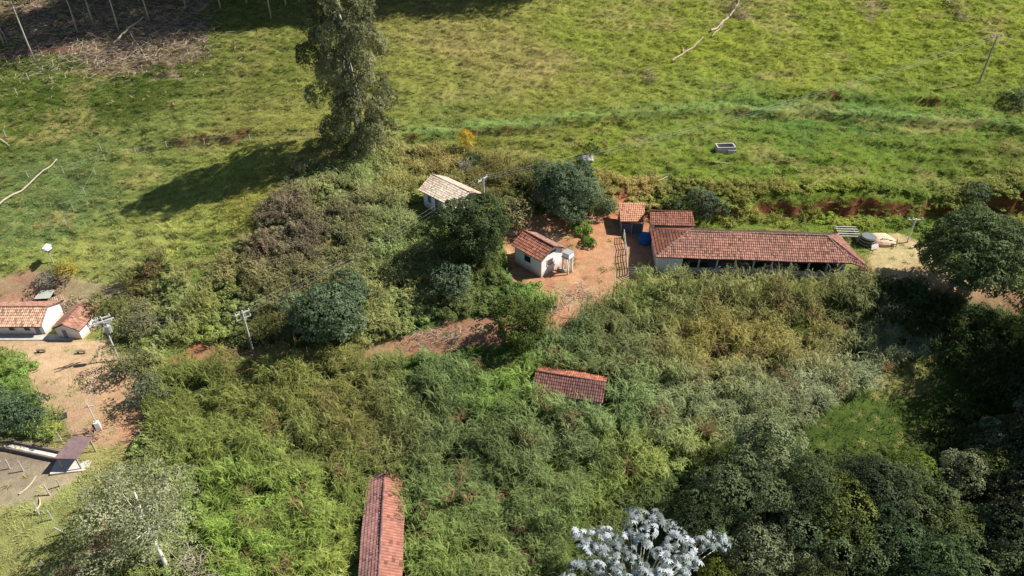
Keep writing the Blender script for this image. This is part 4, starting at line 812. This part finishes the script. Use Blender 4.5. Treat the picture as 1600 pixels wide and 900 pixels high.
def cable(name,a,b_,sag,label,n=3,wid=.6,r=.008,group='power lines across the farm'):
    a=np.array(a);b_=np.array(b_);d=b_-a;s_=np.cross(d,[0,0,1]);s_/=np.linalg.norm(s_)
    o=empty(name,tuple(a),0,label=label,cat='power line',group=group)
    for k in range(n):
        off=s_*(k-(n-1)/2)*wid; pts=[d*q+off+np.array([0,0,-4*sag*q*(1-q)]) for q in np.linspace(0,1,15)]; m=MB(); m.tube(pts,r,4,False); m.build('wire',M_wire,o)
up=np.array([0,0,-.1]);p_c.scale=(.85,.85,1)
x1,y1,z1=g(1000,120)
cable('power_line',np.array(tb)+up,np.array(ta)+up,1.5,'three wires running from the pale-roofed house across the pasture to the wooden pole',3,.6)
cable('power_line',np.array(tc_)+up,np.array(tb)+up,1.0,'three wires slanting between the pale-roofed house and the concrete pole above the track',3,.7)
cable('power_line',np.array(td)+up,np.array(tc_)+up,1.0,'wires between the transformer pole and the concrete pole above the track',3,.7)
cable('power_line',np.array(td)+up*8,np.array(te)+up*2,.4,'thin pair of wires from the transformer pole down to the meter cabinet',2,.35,.008)

# ---------------------------------------------------------------- fences
def fence(pts,label,sp=2.6,h=1.25,name='wire_fence',mat=None,wires=2,r=.07,cat='fence',rail=False,jit=.15):
    W_=[g(*p) for p in pts]; o=empty(name,W_[0],0,label=label,cat=cat); O=np.array(W_[0]); P_=[]
    for a,b_ in zip(W_[:-1],W_[1:]):
        a=np.array(a);b_=np.array(b_);n=max(1,int(np.linalg.norm((b_-a)[:2])/sp))
        for k in range(n): q=a+(b_-a)*(k/n); P_.append(np.array([q[0],q[1],H(q[0],q[1])]))
    P_.append(np.array(W_[-1])); T_=[]
    for q in P_:
        l=np.array([random.uniform(-jit,jit),random.uniform(-jit,jit),h*random.uniform(.9,1.1)]); m=MB(); m.tube([q-O+[0,0,-.3],q-O+l],[r*1.1,r],6); m.build('post',mat or M_log,o); T_.append(q-O+l)
    for k in range(wires):
        f_=1-.8*k/max(1,wires-1) if wires>1 else .8; f_=max(f_,.25)
        if rail: m=MB(); [m.tube([a*1+[0,0,-h*(1-f_)],b_+[0,0,-h*(1-f_)]],.045,5) for a,b_ in zip(T_[:-1],T_[1:])]; m.build('rail',mat or M_log,o)
        else: m=MB(); m.tube([a+[0,0,-h*(1-f_)-.05] for a in T_],.012,3,False); m.build('wire',M_wire,o)
    return o
M_wpost=solid('white_post',(.38,.36,.32),.85,.2,4)
fence([(-10,286),(100,272),(165,252),(262,234),(320,228),(392,222),(450,218),(505,217)],'long fence of white posts crossing the left pasture below the cut step',4.2,1.1,mat=M_wpost,r=.055)
fence([(160,238),(150,275),(134,305),(116,332),(104,352)],'short fence of pale posts dropping down the left pasture',3.6,1.2,mat=M_wpost,wires=1,r=.05)
fence([(10,215),(28,150),(45,125)],'three leaning pale posts at the far left of the upper pasture',6,1.3,mat=M_wpost,wires=0)
fence([(972,286),(990,292),(1020,290),(1045,282)],'rough wooden fence on the bank above the orange shed',1.6,1.1)
fence([(860,335),(885,346),(925,350),(965,345)],'wooden fence along the back of the bare yard under the dark tree',2.4,1.1)
fence([(974,372),(977,400),(979,431)],'white rail fence of the pen left of the barn',1.1,1.25,mat=M_wpost,wires=4,rail=True,name='rail_fence',jit=.03,r=.06)
fence([(980,431),(1000,432),(1012,430)],'white rail gate section at the lower end of the barn pen',.9,1.2,mat=M_wpost,wires=4,rail=True,name='rail_gate',jit=.02,r=.05,cat='gate')
fence([(1375,382),(1400,386),(1432,388)],'wooden fence below the red bank, right of the barn',1.9,1.1)
fence([(0,722),(16,733),(38,738)],'short pale paddock posts left of the open shelter',1.5,1.35,mat=M_wpost,wires=1)
fence([(62,806),(82,812),(104,834)],'leaning pale posts on the grass at the lower left',1.6,1.5,mat=M_wpost,wires=1,jit=.5)
fence([(94,760),(80,776)],'two pale posts beside green weeds, below the open shelter',1.2,1.3,mat=M_wpost,wires=1,jit=.3)
fence([(62,892),(72,886)],'short pale posts in the shade at the bottom left corner',1.0,1.0,mat=M_wpost,wires=1,jit=.3)

# ---------------------------------------------------------------- logs
def log(a,b_,r,label,lift=.25,segs=8,name='fallen_log',bend=.2,mat=None,cat='log',group=None):
    A=np.array(g(*a));B=np.array(g(*b_)); m=MB(); pts=[]
    for q in np.linspace(0,1,segs+1):
        p_=A*(1-q)+B*q; pts.append(np.array([p_[0]+bend*math.sin(q*4),p_[1],H(p_[0],p_[1])+lift])-A)
    m.tube(pts,[r*(1.1-.5*k/segs) for k in range(segs+1)],7); o=m.build(name,mat or M_log,None,tuple(A)); return tag(o,label,cat,group)
log((-6,330),(92,252),.13,'long pale fallen trunk lying across the left pasture fence',.35)
log((1050,98),(1100,62),.12,'broken thin trunk piece, lower end of the fallen line at the top right'); log((1066,84),(1066,74),.10,'short broken stick below the fallen trunk at the top right')
log((1110,52),(1143,24),.17,'thick bleached fallen trunk below the brush heap at the top right'); log((1112,60),(1138,28),.09,'thin branch alongside the bleached fallen trunk')
log((1140,28),(1160,-8),.15,'bleached trunk running out of the top edge through the brush heap')
log((180,76),(228,36),.17,'pale straight trunk leaning across the clearing debris',.9); log((205,56),(232,98),.08,'thin forked branch below the pale straight trunk'); log((0,46),(14,74),.1,'pale stump at the far left of the debris')
log((98,60),(128,52),.13,'dark fallen trunk in the debris near the red track',.4,mat=M_bark); log((1472,2),(1484,10),.14,'short grey log at the top edge of the right pasture')
log((1112,255),(1146,258),.08,'thin pale branch lying below the concrete tank',.2); log((1025,288),(1045,280),.09,'pale branch on the bank above the barn wing',.4)
log((0,220),(18,232),.1,'pale stick on the small red scar at the left edge',.3)
log((56,800),(66,781),.1,'pale plank lying on the dirt below the shelter',.15); log((32,775),(60,745),.09,'long pale plank leading to the shelter slab',.12,cat='plank',name='plank')
# brush heaps of dead branches
def heap(name,pts,n,label,ln=1.6,r=.03,spread=2.0,cat='brush heap',mat=None,hh=.6):
    x0,y0,z0=g(*pts[0]); m=MB()
    for k in range(n):
        px,py=pts[int(random.random()*len(pts))]; qx,qy=coarse_g(px,py); qx+=random.gauss(0,spread*.5); qy+=random.gauss(0,spread*.4); z=H(qx,qy); a_=random.random()*6.28; L=ln*random.uniform(.4,1.3); e=random.uniform(-.1,.5)
        p_=np.array([qx-x0,qy-y0,z-z0+random.random()*hh]); q=p_+np.array([math.cos(a_)*L,math.sin(a_)*L*.7,e*L]); mid=(p_+q)/2+np.array([random.gauss(0,.12),random.gauss(0,.12),.1]); m.tube([p_,mid,q],[r*random.uniform(.8,1.6),r,r*.4],3,False)
    return tag(m.build(name,mat or M_twig,None,(x0,y0,z0)),label,cat)
M_pt=solid('pale_twig',(.42,.35,.28),.9,.3,5)
dp=[(10,20),(60,30),(110,40),(150,20),(160,60),(200,50),(230,80),(200,100),(120,95),(80,60),(260,60),(30,70),(250,40),(280,60),(300,80),(220,20),(50,100),(170,85)]
tag(heap('clearing_debris',dp,2000,None,1.7,.028,8.5,mat=M_pt),'felled branches and brush covering the clearing at the top left','debris',kind='stuff')
tag(heap('dead_branches',dp,1200,None,1.4,.024,8.5,mat=M_twig),'dark dead twigs tangled in the clearing debris','debris',kind='stuff')
heap('brush_heap',[(1150,18),(1158,28),(1145,12)],160,'grey brush heap around the bleached trunk at the top right',1.3,.03,1.7)
heap('brush_heap',[(1495,24),(1500,34),(1490,14)],120,'grey brush heap on the upper pasture left of the wooden pole',1.0,.03,1.5)
heap('brush_heap',[(1008,116),(1014,128)],90,'low brush heap in the middle of the upper pasture',.9,.03,1.3)
heap('brush_heap',[(116,482),(108,490),(122,478)],110,'grey dead branches heaped behind the farmhouse gable',1.1,.035,1.3)
heap('brush_heap',[(690,530),(670,534),(650,536),(720,525)],150,'dry broken canes heaped along the upper edge of the red track',1.1,.025,2.2,mat=M_pt)
heap('brush_heap',[(905,460),(880,470),(930,470),(860,480)],260,'dry straw-coloured cuttings where the bare yard meets the track',.9,.025,2.4,mat=M_pt,hh=.2)
heap('bare_shrub',[(300,890),(315,910)],150,'bleached bare branches at the bottom edge right of the airy tree',1.6,.02,1.7,mat=M_pt,hh=2.5)
x0,y0,z0=g(726,276); m=MB()
for k in range(26): a_=random.gauss(0,.32); b0=random.gauss(0,.35); m.tube([(b0,random.gauss(0,.25),0),(b0+a_*1.6,random.gauss(0,.3),2.0+random.random()*.6)],[.045,.03],5)
tag(m.build('stake_bundle',M_wpost,None,(x0,y0,z0)),'upright bundle of white stakes behind the pale-roofed house','stakes')

# ---------------------------------------------------------------- small yard objects
x0,y0,z0=g(1132,236); r=empty('cattle_tank',(x0,y0,z0),R(3),label='small open concrete box tank on the upper pasture above the barn',cat='water tank')
m=MB()
for q in ((-1.35,1.35,-.75,-.6),(-1.35,1.35,.6,.75),(-1.35,-1.2,-.6,.6),(1.2,1.35,-.6,.6)): m.box(*q,-.8,.75)
m.build('wall',M_conc,r); m=MB(); m.box(-1.2,1.2,-.6,.6,-.8,.25); m.build('water',M_dark,r); m=MB(); m.box(.2,1.4,-.9,-.75,-.6,.3); m.build('step',M_conc,r)
def rock(px,py,s,label,sq=.6,mat=None,name='boulder',cat='boulder'):
    x,y,z=g(px,py); bm_=MB(); V=[];Fs=[];nu,nv=14,9
    for j in range(nv+1):
        for i in range(nu):
            a_=2*math.pi*i/nu;e=math.pi*j/nv; d=np.array([math.sin(e)*math.cos(a_),math.sin(e)*math.sin(a_),math.cos(e)]); rr=s*(.8+.5*float(fbm(d[0]*1.5+px,d[1]*1.5+d[2],7,3))); V.append(d*rr*np.array([1.2,.9,sq]))
    for j in range(nv):
        for i in range(nu): Fs.append((j*nu+i,j*nu+(i+1)%nu,(j+1)*nu+(i+1)%nu,(j+1)*nu+i))
    return tag(bm_.add(V,Fs).build(name,mat or M_rock,None,(x,y,z+s*sq*.25)),label,cat)
rock(917,250,.85,'grey boulder on the pasture edge above the big dark tree')
rock(1376,377,1.5,'pale soil pile right of the round tank and barn',.5,M_soilp,'soil_pile','soil pile')
rock(800,366,.7,'rubble pile of red and pale stones behind the small white house',.5,solid('rubble',(.5,.32,.24),.9,.4,8,bump=.5),'rubble_pile','rubble')
heap('dead_branches',[(140,682),(155,686),(128,680)],90,'dark dead branches on the red earth below the meter pole',.9,.025,1.4)
# blue water tank in the pen
x0,y0,z0=g(1007,380); r=empty('blue_tank',(x0,y0,z0),0,label='round blue plastic water tank in the shade against the barn wall',cat='water tank')
m=MB(); m.tube([(0,0,0),(0,0,1.0),(0,0,1.02)],[.85,.95,1.0],20); m.build('tank_body',M_tank,r); m=MB(); m.tube([(0,0,1.025),(0,0,1.12),(0,0,1.2)],[1.0,.8,.3],20); m.build('lid',M_tank,r)
m=MB(); m.box(-.9,.9,-.9,.9,-.5,0); 
# round dark tank right of the barn
x0,y0,z0=g(1353,382); r=empty('round_tank',(x0,y0,z0),R(10),label='dark round tank with pale top edge at the right end of the barn',cat='water tank')
m=MB(); m.tube([(0,0,-.2),(0,0,1.25)],[.95,.95],22); m.build('tank_body',M_black,r)
for zz in (.3,.75,1.15): m=MB(); m.tube([(0,0,zz),(0,0,zz+.06)],[.985,.985],22); m.build('hoop',M_metal,r)
m=MB(); m.tube([(0,0,1.255),(0,0,1.30)],[.9,.86],22); m.build('lid',solid('tank_lid',(.14,.15,.16),.6,.2),r)
x0,y0,z0=g(1326,378); r=empty('timber_rack',(x0,y0,z0),R(-3),label='rack of long pale timbers behind the right end of the barn roof',cat='timber')
for k in range(5): m=MB(); m.box(-1.4,1.4,k*.5,k*.5+.17,.7+.06*k,.85+.06*k); m.build('timber',M_wpost,r)
for x in (-1.1,1.1): m=MB(); m.box(x-.07,x+.07,-.1,2.4,-.3,.68); m.build('trestle',M_wood,r)
x0,y0,z0=g(1366,392); tag(MB().slab((-.5,-.1,.1),(.6,.1,.15),(.5,.5,.7),(-.4,.3,.65),.06).build('white_sack',M_white,None,(x0,y0,z0)),'white sheet leaning beside the round dark tank','sheet')
# white box on a post
x0,y0,z0=g(84,412); r=empty('post_box',(x0,y0,z0),R(-20),label='white box on a tall post in the left pasture above the shrubs',cat='box')
m=MB(); m.tube([(0,0,-.3),(0,0,2.0)],[.08,.07],7); m.build('post',M_wpost,r); m=MB(); m.box(-.62,.5,-.4,.4,2.0,2.1); m.build('platform',M_dark,r)
m=MB(); m.slab((-.6,-.45,2.15),(.55,-.45,2.25),(.5,.45,2.7),(-.4,.45,2.7),.1); m.box(-.45,.45,-.35,.4,2.1,2.35); m.build('cover',M_white,r)
# stack of hoops / tyre by the young tree
x0,y0,z0=g(93,654); r=empty('tyre_pile',(x0,y0,z0),R(30),label='flat dark ribbed roll lying beside the young tree in the left yard',cat='roll')
for k in range(5): m=MB(); m.tube([(-.8,-.35+k*.18,.15+.03*(k%2)),(.8,-.35+k*.18,.15+.03*(k%2))],[.1,.1],8); m.build('ribbed_tube',M_black,r)
# ruined sheds behind the farmhouse
x0,y0,z0=g(74,474); r=empty('ruined_shed',(x0,y0,z0),R(5),label='dark open ruined shed with grey sheet roof behind the farmhouse',cat='shed')
m=MB(); m.slab((-1.0,-.6,1.15),(1.0,-.6,1.15),(1.1,.9,1.45),(-.7,.9,1.45),.05); m.build('roof',M_asb,r); m=MB(); m.box(-.9,.9,.6,.75,-.3,1.2); m.box(-.9,-.78,-.4,.6,-.3,1.1); m.build('wall',M_black,r)
for x in (-.9,.9): m=MB(); m.box(x-.06,x+.06,-.55,-.43,-.3,1.12); m.build('post',M_wood,r)
x0,y0,z0=g(95,476); r=empty('small_hutch',(x0,y0,z0),R(35),label='small pale hutch with tiled top behind the farmhouse gable',cat='hutch')
m=MB(); m.box(-.55,.55,-.4,.4,-.2,.7); m.build('hutch_body',M_white,r); roof(r,[((-.65,-.5,.72),(.65,-.5,.72),(.65,.5,1.0),(-.65,.5,1.0))],OR(200,160,130),130)
for (px,py,lab) in ((66,552,'dark stool lying on the left yard in front of the farmhouse'),(128,553,'dark bench lying on the yard in front of the annex house')):
    x0,y0,z0=g(px,py); r=empty('bench',(x0,y0,z0),R(4),label=lab,cat='bench'); m=MB(); m.box(-.5,.5,-.15,.15,.35,.42); m.build('seat',M_bark,r)
    for q in (-.4,.4): m=MB(); m.box(q-.05,q+.05,-.12,.12,-.05,.35); m.build('leg',M_bark,r)
